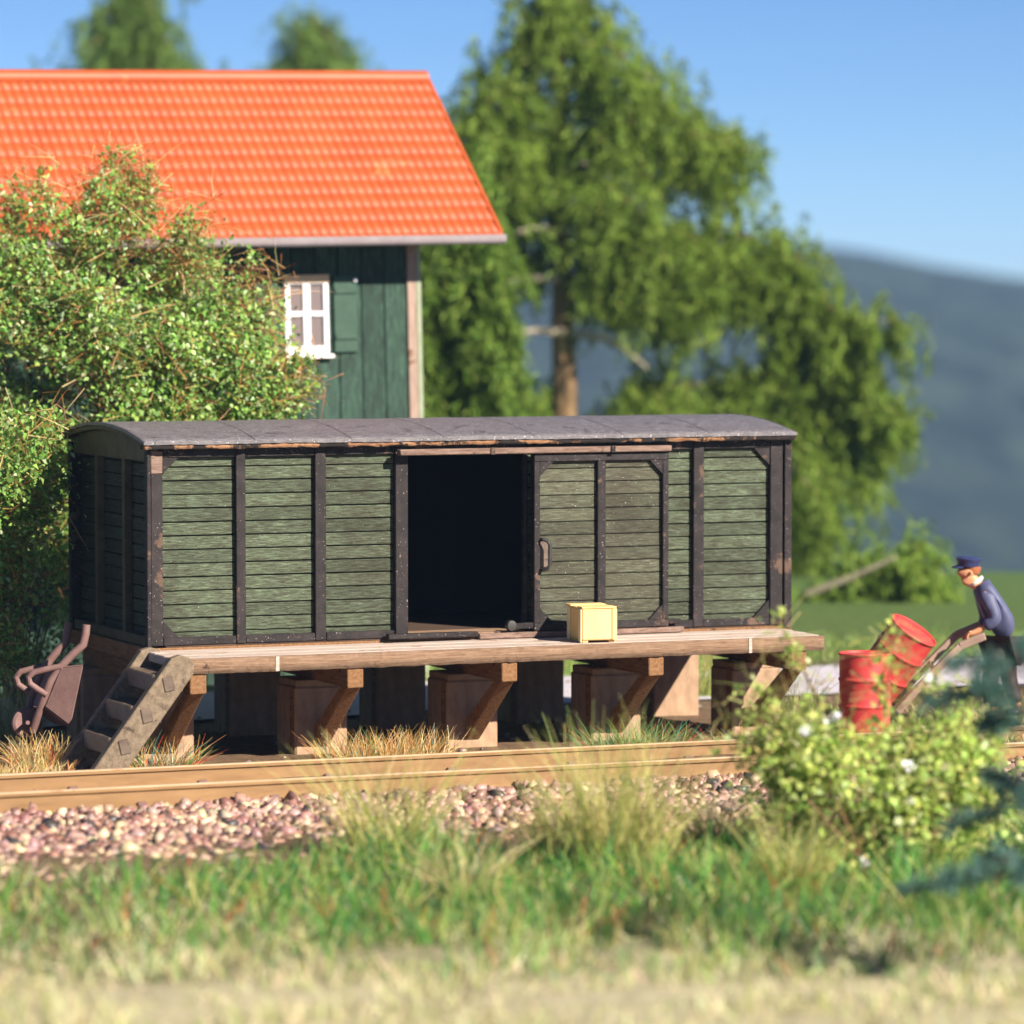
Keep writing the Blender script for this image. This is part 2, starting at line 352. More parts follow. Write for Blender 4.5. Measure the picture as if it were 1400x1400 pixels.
for u, v_ in ((.137, .903), (1.012, 1.752), (1.879, 2.622), (2.77, 4.08), (4.13, 6.014), (6.143, 6.921)):
    MB().box((u, .004, 3.062), (v_, .095, 3.158), .002).build('top_rail', 'fascia' if u < 1 and False else 'frame', shed, bevel=.005)
def gusset(x, z, sx, sz, s, y, d, parent): MB().prism([(x, y, z), (x+sx*s, y, z), (x, y, z+sz*s)], (0, d, 0)).build('gusset', 'frame', parent, bevel=.003)
gusset(.134, 3.062, 1, -1, .17, .012, .04, shed); gusset(.134, Z0+.098, 1, 1, .17, .012, .04, shed)
gusset(6.924, 3.062, -1, -1, .19, .012, .04, shed); gusset(6.924, Z0+.098, -1, 1, .19, .012, .04, shed)
# roof
def roof_mesh():
    v, f = [], []; nx, ny = 180, 20; x0, x1 = -.10, L+.03; hw = W/2+.12
    for side in (0, 1):
        for i in range(nx+1):
            for j in range(ny+1):
                x = x0+(x1-x0)*i/nx; y = W/2-hw+2*hw*j/ny
                z = arch(y)+mnoise.noise(Vector((x*2.5, y*3, 0)))*.005
                if j in (0, ny): y += mnoise.noise(Vector((x*9, j, 3)))*.012
                if side: z -= .030+ (.006*mnoise.noise(Vector((x*14, y, 5))) if j in (0, ny) else 0)
                v.append((x, y, z))
    q = (nx+1)*(ny+1); ix = lambda s, i, j: s*q+i*(ny+1)+j
    for i in range(nx):
        for j in range(ny): f += [(ix(0, i, j), ix(0, i+1, j), ix(0, i+1, j+1), ix(0, i, j+1)), (ix(1, i, j), ix(1, i, j+1), ix(1, i+1, j+1), ix(1, i+1, j))]
        for j in (0, ny): f.append((ix(0, i, j), ix(1, i, j), ix(1, i+1, j), ix(0, i+1, j)))
    for j in range(ny):
        for i in (0, nx): f.append((ix(0, i, j), ix(0, i, j+1), ix(1, i, j+1), ix(1, i, j)))
    return v, f
v, f = roof_mesh(); roof = nmesh('roof', v, f, 'felt', shed, smooth=False)
roof.data.materials.append(M['felt']);
for p in roof.data.polygons: p.use_smooth = abs(p.normal.z) > .6
for k in range(1, 7):                                                   # felt seams, laps of the roofing felt
    xk = k*L/7+.05; g = MB(); ys = np.linspace(-.115, W+.115, 16); 
    vs = []; 
    for y in ys: vs += [(xk-.003+.02*math.sin(k*7+y), y, arch(y)+.004), (xk+.003+.02*math.sin(k*7+y), y, arch(y)+.0045)]
    g.add(vs, [(2*i, 2*i+1, 2*i+3, 2*i+2) for i in range(15)]); g.build('felt_seam', 'frame', roof)
# chipped wooden roof edge under the felt
def ragged(x0, x1, y0, y1, zt, zb, n=220, amp=.014):
    v = []; f = []
    for i in range(n+1):
        x = x0+(x1-x0)*i/n
        e = mnoise.noise(Vector((x*6, 2, 1)))*amp+mnoise.noise(Vector((x*23, 5, 1)))*amp*.6
        e2 = mnoise.noise(Vector((x*17, 9, 4)))*.010
        v += [(x, y0+e2, zt), (x, y0+e2*1.5, zb+e), (x, y1, zb+e*.5), (x, y1, zt)]
    for i in range(n):
        for k in range(4): f.append((4*i+k, 4*i+4+k, 4*i+4+(k+1) % 4, 4*i+(k+1) % 4))
    f += [(0, 1, 2, 3), (4*n+3, 4*n+2, 4*n+1, 4*n)]
    return v, f
v, f = ragged(-.085, L+.025, -.105, .05, 3.192, 3.150); nmesh('roof_edge', v, f, 'fascia', shed)
ys = np.linspace(-.10, W+.10, 17); g = MB(); g.prism([(-.075, y, arch(y)-.032) for y in ys]+[(-.075, y, arch(y)-.078) for y in ys[::-1]], (.10, 0, 0)); g.build('roof_edge', 'frame_olive', shed, bevel=.004)
# door track, guide rail
trk = MB().box((2.62, -.17, 3.052), (5.685, -.075, 3.112), .003).build('door_track', 'rail_wood', shed, bevel=.008)
for x in (3.62, 4.98): MB().box((x, -.185, 3.045), (x+.05, -.172, 3.118)).build('bracket', 'frame', trk, bevel=.004)
MB().box((2.51, -.13, 1.165), (3.50, -.03, 1.215), .003).build('guide_rail', 'frame', shed, bevel=.006)
MB().box((3.52, -.12, 1.135), (5.86, -.03, 1.19), .003).build('guide_rail', 'rail_wood', shed, bevel=.006)
MB().box((2.77, -.03, Z0+.0), (4.08, .35, Z0+.052), .002).build('threshold', 'fascia_deck', shed, bevel=.006)
# sliding door
door = MB(); zt, zb = 3.036, 1.20; xs0, xs1 = 4.13, 5.672; pitch = (PT-PB)/13.6; z = zb+.02
while z < zt-.03:
    for u, v_ in ((xs0+.05, 4.90), (4.904, xs1-.05)):
        door.rnd = random.random(); door.box((u, -.075+random.uniform(-.003, .003), z+.005), (v_, -.035, min(z+pitch-.005, zt-.03)))
    z += pitch
door.box((xs0+.05, -.034, zb+.02), (xs1-.05, -.020, zt-.03))
dr = door.build('sliding_door', 'boards_door', shed, bevel=.005)
for a, b_ in ((xs0, xs0+.068), (4.852, 4.945), (xs1-.068, xs1)): MB().box((a, -.125, zb+.08), (b_, -.022, zt-.075), .002).build('door_frame', 'frame', dr, bevel=.006)
for a, b_ in ((zb, zb+.079), (zt-.074, zt)): MB().box((xs0, -.125, a), (xs1, -.022, b_), .002).build('door_frame', 'frame', dr, bevel=.006)
for x, z, a, c in ((xs0+.068, zt-.074, 1, -1), (xs0+.068, zb+.079, 1, 1), (xs1-.068, zt-.074, -1, -1), (xs1-.068, zb+.079, -1, 1)): gusset(x, z, a, c, .155, -.118, .04, dr)
MB().tube([(4.205, -.10, 2.15), (4.215, -.17, 2.155), (4.25, -.195, 2.14), (4.275, -.20, 2.10), (4.275, -.20, 1.89), (4.25, -.195, 1.85), (4.215, -.17, 1.835), (4.205, -.10, 1.84)], .021, 8).build('handle', 'dark_iron', dr, smooth=True)
MB().box((4.203, -.10, 1.86), (4.30, -.076, 2.15)).build('handle_plate', 'tread', dr, bevel=.003)
MB().box((3.93, -.115, 1.225), (4.128, -.04, 1.285), .003).build('bottom_arm', 'frame', dr, bevel=.006)
MB().box((5.674, -.10, 1.225), (5.83, -.04, 1.275), .003).build('bottom_arm', 'frame', dr, bevel=.006)
g = MB(); g.lathe([(.02, -.05), (.05, -.045), (.058, -.02), (.058, .02), (.05, .04), (.02, .045)], Matrix.Translation((3.88, -.09, 1.262)) @ Matrix.Rotation(math.pi/2, 4, 'X'), 18); g.build('roller', 'dark_iron', dr, smooth=True)

# ------------------------------------------------------------------ loading platform, brackets, pillars
plat = thing('loading_platform', 'bare wooden loading platform running along the front of the green shed', 'platform', (3.5, -.5, .97))
g = MB()
for i, (a, b_) in enumerate(((-.90, -.605), (-.60, -.305), (-.30, -.006))):
    g.rnd = random.random(); g.box((-.055, a, 1.03), (7.06, b_, 1.122+.002*i), .002)
g.build('deck_board', 'deck', plat, bevel=.008)
for u, v_ in ((-.055, .985), (.99, 6.195), (6.20, 7.062)):
    v, f = ragged(u, v_, -1.005, -.905, 1.118, .972, max(12, int((v_-u)*30)), .006); nmesh('edge_board', v, f, 'fascia_deck', plat)
for x in (.965, 6.175): MB().box((x, -1.016, .972), (x+.04, -1.0, 1.122))  .build('joint_strip', 'deck', plat, bevel=.003)
g = MB().box((-.04, .0, .985), (L+.03, W, 1.148), .002); g.build('base_frame', 'beam', plat, bevel=.008)
PX = [.17, 1.82, 3.49, 5.13, 6.78]
br = None
for x in PX:
    if br is None:
        br = MB().box((x-.085, -.985, .77), (x+.085, W-.1, .968), .003).build('bracket', 'beam', plat, bevel=.008)
        MB().prism([(x-.08, .0, .08), (x-.08, .0, .30), (x-.08, -.74, .768), (x-.08, -.93, .768)], (.16, 0, 0)).build('strut', 'strut', br, bevel=.012)
    else: copy_tree(br, plat, (x-PX[0], 0, 0))
lab_f = ['brown block pillar under the platform directly behind the wooden steps', 'second brown front pillar from the wooden steps', 'middle pillar of the front row under the platform', 'front pillar under the platform, second from the barrel end', 'front pillar at the end of the platform nearest the red barrels']
lab_b = ['rear pillar under the shed end, behind the wheelbarrow and steps', 'dark rear pillar between the first and second front pillars', 'dark rear pillar between the second and middle front pillars', 'dark rear pillar just right of the middle front pillar', 'sunlit brown rear pillar under the shed near the red barrels']
p0 = None
for row, (yb, labs) in enumerate(((.0, lab_f), (2.03, lab_b))):
    for i, x in enumerate(PX):
        if p0 is None:
            p0 = thing('support_pillar', labs[i], 'pillar', (x, yb+.28, 0), 'block pillars carrying the shed')
            g = MB(); g.box((x-.285, yb+.003, -.08), (x+.285, yb+.57, .70)); g.build('block', 'pillar', p0, bevel=.02)
            g = MB(); g.box((x-.27, yb+.015, .701), (x+.27, yb+.555, .768)); g.build('cap', 'pillar', p0, bevel=.008)
            g = MB(); g.box((x-.29, yb+.04, -.06), (x-.286, yb+.16, .70)); g.build('corner_strip', 'beam', p0)
        else:
            c = copy_tree(p0, None, (x-PX[0], yb, 0)); c['label'] = labs[i]

# ------------------------------------------------------------------ wooden steps at the left end
st = thing('wooden_steps', 'weathered wooden steps with thick stringers leaning on the end of the platform', 'steps', (-.6, -.5, 0))
top = np.array((.0, 0, 1.08)); bot = np.array((-.86, 0, -.06)); d = unit(top-bot); nrm = np.array((-d[2], 0, d[0]))
for y in (-1.06, -.10):
    g = MB(); a = top+nrm*.14; b_ = bot+nrm*.14; c_ = bot-nrm*.14; e = top-nrm*.14
    tip = [top+nrm*.14-d*.03, top+nrm*.08+d*.05, top+d*.085-nrm*.0, top-nrm*.09+d*.06, top-nrm*.14-d*.02]
    g.prism([(q[0], y, q[2]) for q in [b_]+tip+[c_]], (0, .12, 0)); sg = g.build('stringer', 'step', st, bevel=.010)
    if y < -.5:
        for t in (.33, .61, .89):
            q = bot+d*(t*1.34)-np.array((.02, 0, .0)); 
            MB().bar((q[0], y-.012, q[2]), (q[0], y+.01, q[2]), (.055, 0, .012), (-.016, 0, .075))  .build('tenon', 'tread', sg, bevel=.012)
for t in (.36, .64, .92):
    q = bot+d*(t*1.34)
    g = MB().box((q[0]-.17, -.938, q[2]-.13), (q[0]+.15, -.102, q[2]+.05), .004); g.build('tread', 'tread', st, bevel=.014)

# ------------------------------------------------------------------ crate on the platform
cr = thing('parcel_crate', 'small cream yellow crate with pale bands standing on the platform edge by the door', 'crate', (4.55, -.60, 1.125))
ca, cb = (4.33, -.90), (4.70, -.36)
rt = Matrix.Rotation(math.radians(-6), 4, 'Z')
def crx(q): v = rt @ (Vector(q)-Vector((4.5, -.6, 0))); return tuple(v+Vector((4.5, -.6, 0)))
MB().box((4.38, -.87, 1.150), (4.75, -.35, 1.475)).build('body', 'crate', cr, bevel=.012, xf=crx)
for y in (-.86, -.47):
    MB().box((4.364, y, 1.127), (4.38, y+.075, 1.482), .001).build('band', 'band', cr, bevel=.005, xf=crx)
MB().box((4.70, -.882, 1.152), (4.752, -.8705, 1.474), .001).build('batten', 'crate', cr, bevel=.004, xf=crx)
for x in (4.39, 4.68): MB().box((x, -.85, 1.126), (x+.06, -.37, 1.15)).build('runner', 'crate', cr, bevel=.004, xf=crx)
g = MB()
for k, (u, v_, h_) in enumerate(((-.876, -.712, .018), (-.708, -.528, .012), (-.524, -.342, .02))): g.box((4.376-.006*k, u, 1.4755), (4.748+.008*(k % 2), v_, 1.4755+h_), .003)
g.build('lid', 'crate', cr, bevel=.004, xf=crx)

# ------------------------------------------------------------------ red barrels
def barrel(name, label, base, axis, H=.85, R=.285):
    t = thing(name, label, 'barrel', tuple(base), 'red steel barrels by the platform end')
    zq = Vector(axis).normalized(); q = zq.to_track_quat('Z', 'Y').to_matrix().to_4x4(); M4 = Matrix.Translation(Vector(base)) @ q
    prof = [(R*.93, .012), (R*.97, 0), (R*.98, .012), (R*.965, .03)]
    for zz in (H/3, 2*H/3): prof += [(R*.962, zz-.03), (R*.975, zz-.018), (R*1.005, zz-.008), (R*1.005, zz+.008), (R*.975, zz+.018), (R*.962, zz+.03)]
    prof += [(R*.965, H-.03), (R*1.0, H-.020), (R*1.01, H-.005), (R*.99, H+.002), (R*.95, H-.004), (R*.93, H-.02)]
    g = MB(); g.lathe(prof, M4, 40); bd = g.build('drum', 'red', t, smooth=True)
    g = MB(); g.lathe([(R*.925, H-.03), (R*.92, H-.018), (R*.3, H-.016)], M4, 40); g.build('lid', 'red', t, smooth=True)
    g = MB(); g.lathe([(.03, H-.016), (.03, H-.004), (.022, H-.002)], M4 @ Matrix.Translation((R*.6, .05, 0)), 12); g.build('bung', 'red', t, smooth=True)
    a = (-RT[0]*.45-FW[0]*.9, -RT[1]*.45-FW[1]*.9); ang = math.atan2(a[1], a[0]) if abs(zq.z) > .99 else 1.2
    g = MB(); pts = [M4 @ Vector((R*.972*math.cos(ang), R*.972*math.sin(ang), z)) for z in np.linspace(.03, H-.03, 12)]; g.tube(pts, .006, 5); g.build('seam', 'red', t)
    return t
b1 = atz(1182, 1000); barrel('barrel', 'red steel barrel standing upright beside the end of the platform', b1, (0, 0, 1))
T_axis = RT*.53+np.array([0, 0, .83])-np.array([FW[0], FW[1], 0])*.24; T_axis = unit(T_axis)
tc = at(1250, 861, 43.75); tb = tc-T_axis*.85
barrel('barrel', 'red steel barrel tilted back on the hand truck held by the man', tb, tuple(T_axis))

# ------------------------------------------------------------------ hand truck
TT = 43.75
ht = thing('hand_truck', 'wooden hand truck with long grey brown handles tipping the leaning red barrel', 'hand truck', tuple(atz(1225, 985)))
lat = np.cross(unit(np.array([T_axis[0], T_axis[1], T_axis[2]])), RT); lat = unit(lat)           # across the truck
for s in (-1, 1):
    o = lat*.17*s+FW*.06
    pa, pb, pc, pd = (at(1205, 988, TT)+o, at(1262, 925, TT)+o, at(1311, 876, TT)+o, at(1345, 862, TT)+o)
    g = MB(); hv = np.array([.0, 0, .026]); 
    path = [pa, pb, pc, pd]
    for u, q in zip(path, path[1:]): dd = unit(q-u); g.bar(u-dd*.004, q+dd*.004, lat*.032, np.cross(lat, dd)*.042)
    g.build('handle', 'truck', ht, bevel=.01)
for (px, py) in ((1232, 958), (1275, 912)):
    q = at(px, py, TT)+FW*.06; MB().bar(q-lat*.2, q+lat*.2, RT*.02, UP*.025).build('cross_bar', 'truck', ht, bevel=.006)
q = at(1207, 992, TT)+FW*.06; MB().bar(q-lat*.17-RT*.18, q+lat*.17-RT*.18, RT*.16, UP*.008).build('toe_plate', 'dark_iron', ht)
for s in (-1, 1):
    q = Vector(at(1218, 986, TT)+FW*.06+lat*.22*s); q.z = .10
    g = MB(); g.lathe([(.03, -.03), (.095, -.03), (.10, -.02), (.10, .02), (.095, .03), (.03, .03)], Matrix.Translation(q) @ Vector(lat).to_track_quat('Z', 'Y').to_matrix().to_4x4(), 20); g.build('wheel', 'dark_iron', ht, smooth=True)

# ------------------------------------------------------------------ the man
MT = 43.85
man = thing('person', 'man in navy cap, jacket and dark trousers leaning forward to hold the hand truck handles', 'person', tuple(atz(1366, 986)))
def skin_obj(name, pts, edges, rad, mat, parent, sub=2):
    me = bpy.data.meshes.new(name); o = ORG[parent]
    me.from_pydata([tuple(np.array(p)-o) for p in pts], edges, []); ob = link(name, me, mat, parent)
    md = ob.modifiers.new('skin', 'SKIN'); md.use_smooth_shade = True; md.branch_smoothing = .4
    for i, sv in enumerate(me.skin_vertices[0].data):
        r = rad[i]; sv.radius = r if isinstance(r, tuple) else (r, r); sv.use_root = (i == 0)
    s2 = ob.modifiers.new('sub', 'SUBSURF'); s2.levels = sub; s2.render_levels = sub
    return ob
A = lambda x, y, dt=0.0: at(x, y, MT+dt)
pel, sp, ch, nk = A(1371, 874), A(1364, 848), A(1352, 820), A(1337, 799)
hj, hd, hc = A(1325, 790), A(1322.5, 782), A(1322, 774)
shn, eln, wrn, hn = A(1346, 810, -.19), A(1363, 846, -.22), A(1340, 861, -.19), A(1327, 868, -.17)
shf, elf, wrf, hf = A(1341, 808, .19), A(1350, 848, .22), A(1336, 862, .19), A(1324, 869, .17)
hpn, knn, ann = A(1366, 884, -.09), A(1352, 930, -.10), A(1357, 974, -.10)
hpf, knf, anf = A(1376, 884, .09), A(1379, 930, .10), A(1392, 968, .10)
P = [pel, sp, ch, nk, hj, hd, hc, shn, eln, wrn, hn, shf, elf, wrf, hf, hpn, knn, ann, hpf, knf, anf]
E = [(0, 1), (1, 2), (2, 3), (3, 4), (4, 5), (5, 6), (2, 7), (7, 8), (8, 9), (9, 10), (2, 11), (11, 12), (12, 13), (13, 14), (0, 15), (15, 16), (16, 17), (0, 18), (18, 19), (19, 20)]
Rd = [.06, .06, .06, .075, .10, .122, .11,    .028, .030, .036, .042, .028, .030, .036, .042, .06, .06, .042, .085, .06, .042]
nose = A(1309.5, 784); P.append(nose); E.append((5, 21)); Rd.append(.026)
chin = A(1315, 794); P.append(chin); E.append((4, 22)); Rd.append(.05)
for hand, wr in ((10, 9), (14, 13)):
    for k in range(4):
        q = np.array(P[hand])-RT*(.03+.006*k)+FW*(.022*(k-1.5))+UP*.005; q2 = q-UP*.045-RT*.012; q3 = q2-UP*.012+RT*.028
        i = len(P); P += [q, q2, q3]; E += [(hand, i), (i, i+1), (i+1, i+2)]; Rd += [.0105, .0095, .008]
    i = len(P); q = np.array(P[hand])+RT*.01-FW*.03+UP*.03; P += [q, q-RT*.035+UP*.004]; E += [(hand, i), (i, i+1)]; Rd += [.012, .010]
skin_obj('body', P, E, Rd, 'skin', man)
jp = [A(1374, 872), A(1365, 846), A(1354, 819), A(1339, 797), shn, eln, A(1345, 858, -.2), shf, elf, A(1340, 859, .2), A(1386, 876), A(1361, 878)]
je = [(0, 1), (1, 2), (2, 3), (2, 4), (4, 5), (5, 6), (2, 7), (7, 8), (8, 9), (0, 10), (0, 11)]
skin_obj('jacket', jp, je, [(.22, .22), (.21, .21), (.225, .235), .13, .10, .085, .07, .10, .085, .07, .17, .17], 'jacket', man)
tp = [A(1372, 874), hpn, knn, A(1356, 970, -.10), hpf, knf, A(1391, 964, .10)]
skin_obj('trousers', tp, [(0, 1), (1, 2), (2, 3), (0, 4), (4, 5), (5, 6)], [.20, .13, .095, .085, .13, .095, .085], 'trousers', man)
for (px, py, dt) in ((1357, 979, -.10), (1392, 973, .10)):
    q = A(px, py, dt); q[2] = max(q[2], .045)
    skin_obj('shoe', [q+RT*.03, q-RT*.05-UP*.005, q-RT*.15-UP*.015], [(0, 1), (1, 2)], [.05, .05, .038], 'dark_iron', man, 1)
# cap: crown, band, peak
hq = Vector(A(1324, 769)); tilt = Matrix.Rotation(TH*-1, 4, 'Z') @ Matrix.Rotation(math.radians(4), 4, 'Y')
M4 = Matrix.Translation(hq) @ tilt
g = MB(); g.lathe([(.112, -.045), (.12, -.03), (.121, .0), (.138, .026), (.142, .040), (.115, .060), (.05, .068), (.01, .069)], M4, 24); cp = g.build('cap', 'cap', man, smooth=True)
g = MB(); pv = []
for k in range(11):
    a = math.pi-1.1+2.2*k/10; pv += [M4 @ Vector((.108*math.cos(a), .108*math.sin(a), -.030)), M4 @ Vector((.108*math.cos(a)-.075*math.cos((k-5)/5*1.35), .112*math.sin(a), -.062))]
g.add(pv, [(2*k, 2*k+1, 2*k+3, 2*k+2) for k in range(10)]); pk = g.build('peak', 'cap', cp); sd = pk.modifiers.new('solid', 'SOLIDIFY'); sd.thickness = .012
g = MB(); q = Vector(A(1334, 795)); g.lathe([(.085, -.02), (.095, 0), (.09, .02)], Matrix.Translation(q) @ Matrix.Rotation(TH*-1, 4, 'Z') @ Matrix.Rotation(-.6, 4, 'Y'), 20); g.build('collar', 'collar', man, smooth=True)
g = MB(); q = Vector(A(1329, 778)); g.lathe([(.03, -.055), (.085, -.045), (.098, 0), (.095, .03), (.05, .04)], Matrix.Translation(q) @ tilt, 20); g.build('hair', 'hair', man, smooth=True)
for s in (-1, 1):
    q = A(1326, 783, -.0)+FW*.108*s; skin_obj('ear', [q-UP*.022, q+UP*.022], [(0, 1)], [.012, .018], 'skin', man, 1)
for s in (-1, 1):
    q = Vector(A(1311.5, 780.5)+FW*.045*s); g = MB(); g.lathe([(.003, -.008), (.007, -.004), (.007, .003), (.003, .007)], Matrix.Translation(q), 10); g.build('eye', 'dark_iron', man, smooth=True)

# ------------------------------------------------------------------ wheelbarrow stood on its nose
wb = thing('wheelbarrow', 'rusty brown wheelbarrow stood up on its wheel with handles leaning at the shed end', 'wheelbarrow', tuple(atz(40, 1020)))
BT = 40.9; G = lambda x, y, dt=0.0: at(x, y, BT+dt)
def tubeobj(name, pts, r): MB().tube(pts, r, 9).build(name, 'rust', wb, smooth=True)
tubeobj('handle', [G(118, 854, -.25), G(117, 866, -.25), G(114, 881, -.25), G(100, 894, -.25), G(86, 908, -.25), G(70, 930, -.25), G(62, 950, -.25), G(44, 1000, -.1)], .043)
tubeobj('handle', [G(94, 851, .25), G(92, 864, .25), G(89, 879, .25), G(76, 893, .25), G(62, 911, .25), G(50, 935, .25), G(43, 955, .25), G(34, 1000, .1)], .043)
tubeobj('leg', [G(84, 911, -.27), G(64, 915, -.27), G(47, 919, -.27), G(39, 926, -.27), G(41, 935, -.27), G(52, 943, -.27), G(64, 950, -.27)], .034)
tubeobj('leg', [G(66, 911, .27), G(46, 914, .27), G(29, 918, .27), G(22, 926, .27), G(25, 936, .27), G(35, 943, .27), G(46, 949, .27)], .034)
# tray: floor, two sides, front
a1, a2, a3, a4 = G(83, 914, -.30), G(113, 911, -.36), G(96, 992, -.30), G(62, 966, -.26)
c1, c2, c3, c4 = G(63, 917, .30), G(93, 914, .36), G(76, 988, .30), G(45, 966, .26)
def slab(name, quad, th):
    q = [np.array(k) for k in quad]; n = unit(np.cross(q[1]-q[0], q[2]-q[0])); MB().prism(q, n*th).build(name, 'rust', wb, bevel=.004)
slab('tray_side', [a1, a2, a3, a4], .02); slab('tray_side', [c1, c2, c3, c4], .02); slab('tray_floor', [a1+FW*.02, c1-FW*.02, c4-FW*.02, a4+FW*.02], .018); slab('tray_front', [a4+FW*.021, c4-FW*.021, c3-FW*.021, a3+FW*.021], .018); slab('tray_back', [a1+FW*.022, a2+FW*.022, c2-FW*.022, c1-FW*.022], .018)
g = MB(); g.lathe([(.03, -.05), (.10, -.045), (.125, -.05), (.15, -.035), (.155, 0), (.15, .035), (.125, .05), (.10, .045), (.03, .05)], Matrix.Translation(Vector(G(36, 988))) @ Vector(RT*-.35+FW*.93).to_track_quat('Z', 'Y').to_matrix().to_4x4(), 28); whl = g.build('wheel', 'rust', wb, smooth=True)
MB().tube([G(38, 988, -.2), G(34, 988, .2)], .022, 8).build('axle', 'rust', whl, smooth=True)

# ------------------------------------------------------------------ railway track
trk = thing('railway_track', 'rusty orange brown railway track crossing in front of the platform', 'railway track', (3, -2.27, 0))
def rail(y):
    zt = .15; zb = -.05
    body = [(-.075, zb), (.075, zb), (.075, zb+.012), (.012, zb+.035), (.010, zt-.052), (.034, zt-.040), (.034, zt-.012), (-.034, zt-.012), (-.034, zt-.040), (-.010, zt-.052), (-.012, zb+.035), (-.075, zb+.012)]
    X0, X1 = -14, 34; o = []
    g = MB(); g.prism([(X0, y+a, b_) for a, b_ in body], (X1-X0, 0, 0)); r = g.build('rail', 'railsteel', trk)
    head = [(-.034, zt-.0115), (.034, zt-.0115), (.034, zt-.006), (.026, zt), (-.026, zt), (-.034, zt-.006)]
    g = MB(); g.prism([(X0, y+a, b_) for a, b_ in head], (X1-X0, 0, 0)); g.build('rail_head', 'railtop', r)
    return r
def clip(r, x, y): MB().box((x, y-.075, -.035), (x+.09, y-.02, .005), .004).build('clip', 'rust', r, bevel=.006)
r1 = rail(-1.58); r2 = rail(-2.96)
for k in range(9): clip(r1, -1.35+k*1.3, -1.58); clip(r2, -1.1+k*1.3, -2.96)
s0 = None
for k in range(16):
    x = -4.0+k*1.3/1.0*.65*1.54
    if s0 is None: s0 = MB().box((x-.11, -3.5, -.2), (x+.11, -1.05, -.052)).build('sleeper', 'sleeper', trk, bevel=.01)
    else: copy_tree(s0, trk, (x+4.0, 0, 0))

# ------------------------------------------------------------------ house
HT = 49.0; h0 = at(683, 322, HT)
house = thing('house', 'dark green boarded house with an orange tiled roof behind the shed', 'house', (h0[0]-3, h0[1]+2.3, 0))
rollm = np.array(Matrix.Rotation(math.radians(-1.15), 3, Vector(tuple(FW))))          # the house leans a touch
def hx(q): return tuple(h0+rollm @ np.array(q, float))
# local frame: x along the eave (0 = right end), y away, z up, 0 = gutter level at the eave
PITCH = math.radians(41); HD = 4.6; HL = 9.5; RUN = HD/2; RISE = RUN*math.tan(PITCH)
def tile_slope(y_sign):
    ncol, nrow, sub = int(HL/.117), 12, 8; xs = np.arange(ncol*sub+1)/sub*.117; prof = .024*np.abs(np.sin(np.pi*xs/.117))**.7
    v = []; f = []; sl = np.linspace(0, 1, nrow+1); SLEN = RUN/math.cos(PITCH)
    nrm = np.array([0, -math.sin(PITCH), math.cos(PITCH)])
    for r in range(nrow):
        for e, (t, off) in enumerate(((sl[r], .034), (sl[r+1], .006), (sl[r], .0))):
            for i, x in enumerate(xs):
                p = np.array([-x, t*RUN, t*RISE])+nrm*(off+prof[i]+ (.0 if e < 2 else -.012)); 
                if y_sign < 0: p[1] = HD-p[1]
                v.append(p)
    n = len(xs)
    for r in range(nrow):
        b0 = r*3*n
        for i in range(n-1): f += [(b0+i, b0+n+i, b0+n+i+1, b0+i+1), (b0+2*n+i, b0+i, b0+i+1, b0+2*n+i+1)]
    return np.array([hx(q) for q in v]), f
v, f = tile_slope(1); rf = nmesh('roof', v, f, 'tile', house, smooth=True)
v, f = tile_slope(-1); nmesh('roof', v, f, 'tile', house, smooth=True)
g = MB(); g.tube([(-HL, RUN, RISE+.03), (-.0, RUN, RISE+.03)], .11, 10); g.build('ridge_tiles', 'tile', rf, smooth=True, xf=hx)
g = MB(); g.prism([(0.0, -.0, -.02), (0.0, RUN, RISE-.02), (0.0, RUN, RISE+.05), (0.0, 0, .06)], (.045, 0, 0)); g.build('verge', 'tile', rf, xf=hx)
g = MB(); g.prism([(0.03, .02, -.05), (0.03, RUN, RISE-.06), (0.03, HD-.02, -.05), (.03, HD-.2, -.05), (.03, RUN, RISE-.2), (0.03, .2, -.05)], (-HL, 0, 0)); g.build('soffit', 'soffit', rf, xf=hx)
g = MB(); pts = []
for k in range(9): a = math.pi*k/8; pts.append((-HL, -.055-.058*math.cos(a), -.045-.058*math.sin(a)))
pts = [(-HL, -.115, .012)]+pts+[(-HL, .005, .012)]
g.prism(pts, (HL+.045, 0, 0)); g.build('gutter', 'gutter', house, smooth=True, xf=hx)
HB = -h0[2]; WX0 = -HL+.3; WY = .60
def hpx(x, y, Y=WY):     # photo direction -> local house coordinates on the wall plane
    d = rollm.T @ ray(x, y); o = rollm.T @ (C-h0); t = (Y-o[1])/d[1]; q = o+d*t; return q[0], q[2]
WX1 = hpx(571, 450)[0]
g = MB(); bw = .30; x = WX1-.13
while x > WX0:
    g.rnd = random.random(); g.box((x-bw+.006, WY+random.uniform(-.004, .004), HB-.2), (x-.006, WY+.05, -.03)); x -= bw
g.build('wall', 'hwall', house, bevel=.006, xf=hx)
MB().box((WX0, WY+.045, HB-.2), (WX1-.02, WY+.09, -.02)).build('wall_backing', 'soffit', house, xf=hx)
g = MB(); g.prism([(WX1-.02, WY+.02, HB-.2), (WX1-.02, HD-WY, HB-.2), (WX1-.02, HD-WY, .3), (WX1-.02, RUN, RISE-.22), (WX1-.02, WY+.02, .28)], (-.06, 0, 0)); g.build('gable_wall', 'hwall', house, xf=hx)
MB().box((WX0, HD-WY-.05, HB-.2), (WX1, HD-WY, 0)).build('back_wall', 'hwall', house, xf=hx)
tr = MB().box((WX1-.135, WY-.03, HB-.2), (WX1-.02, WY+.03, -.04)).build('corner_trim', 'htrim', house, bevel=.006, xf=hx)
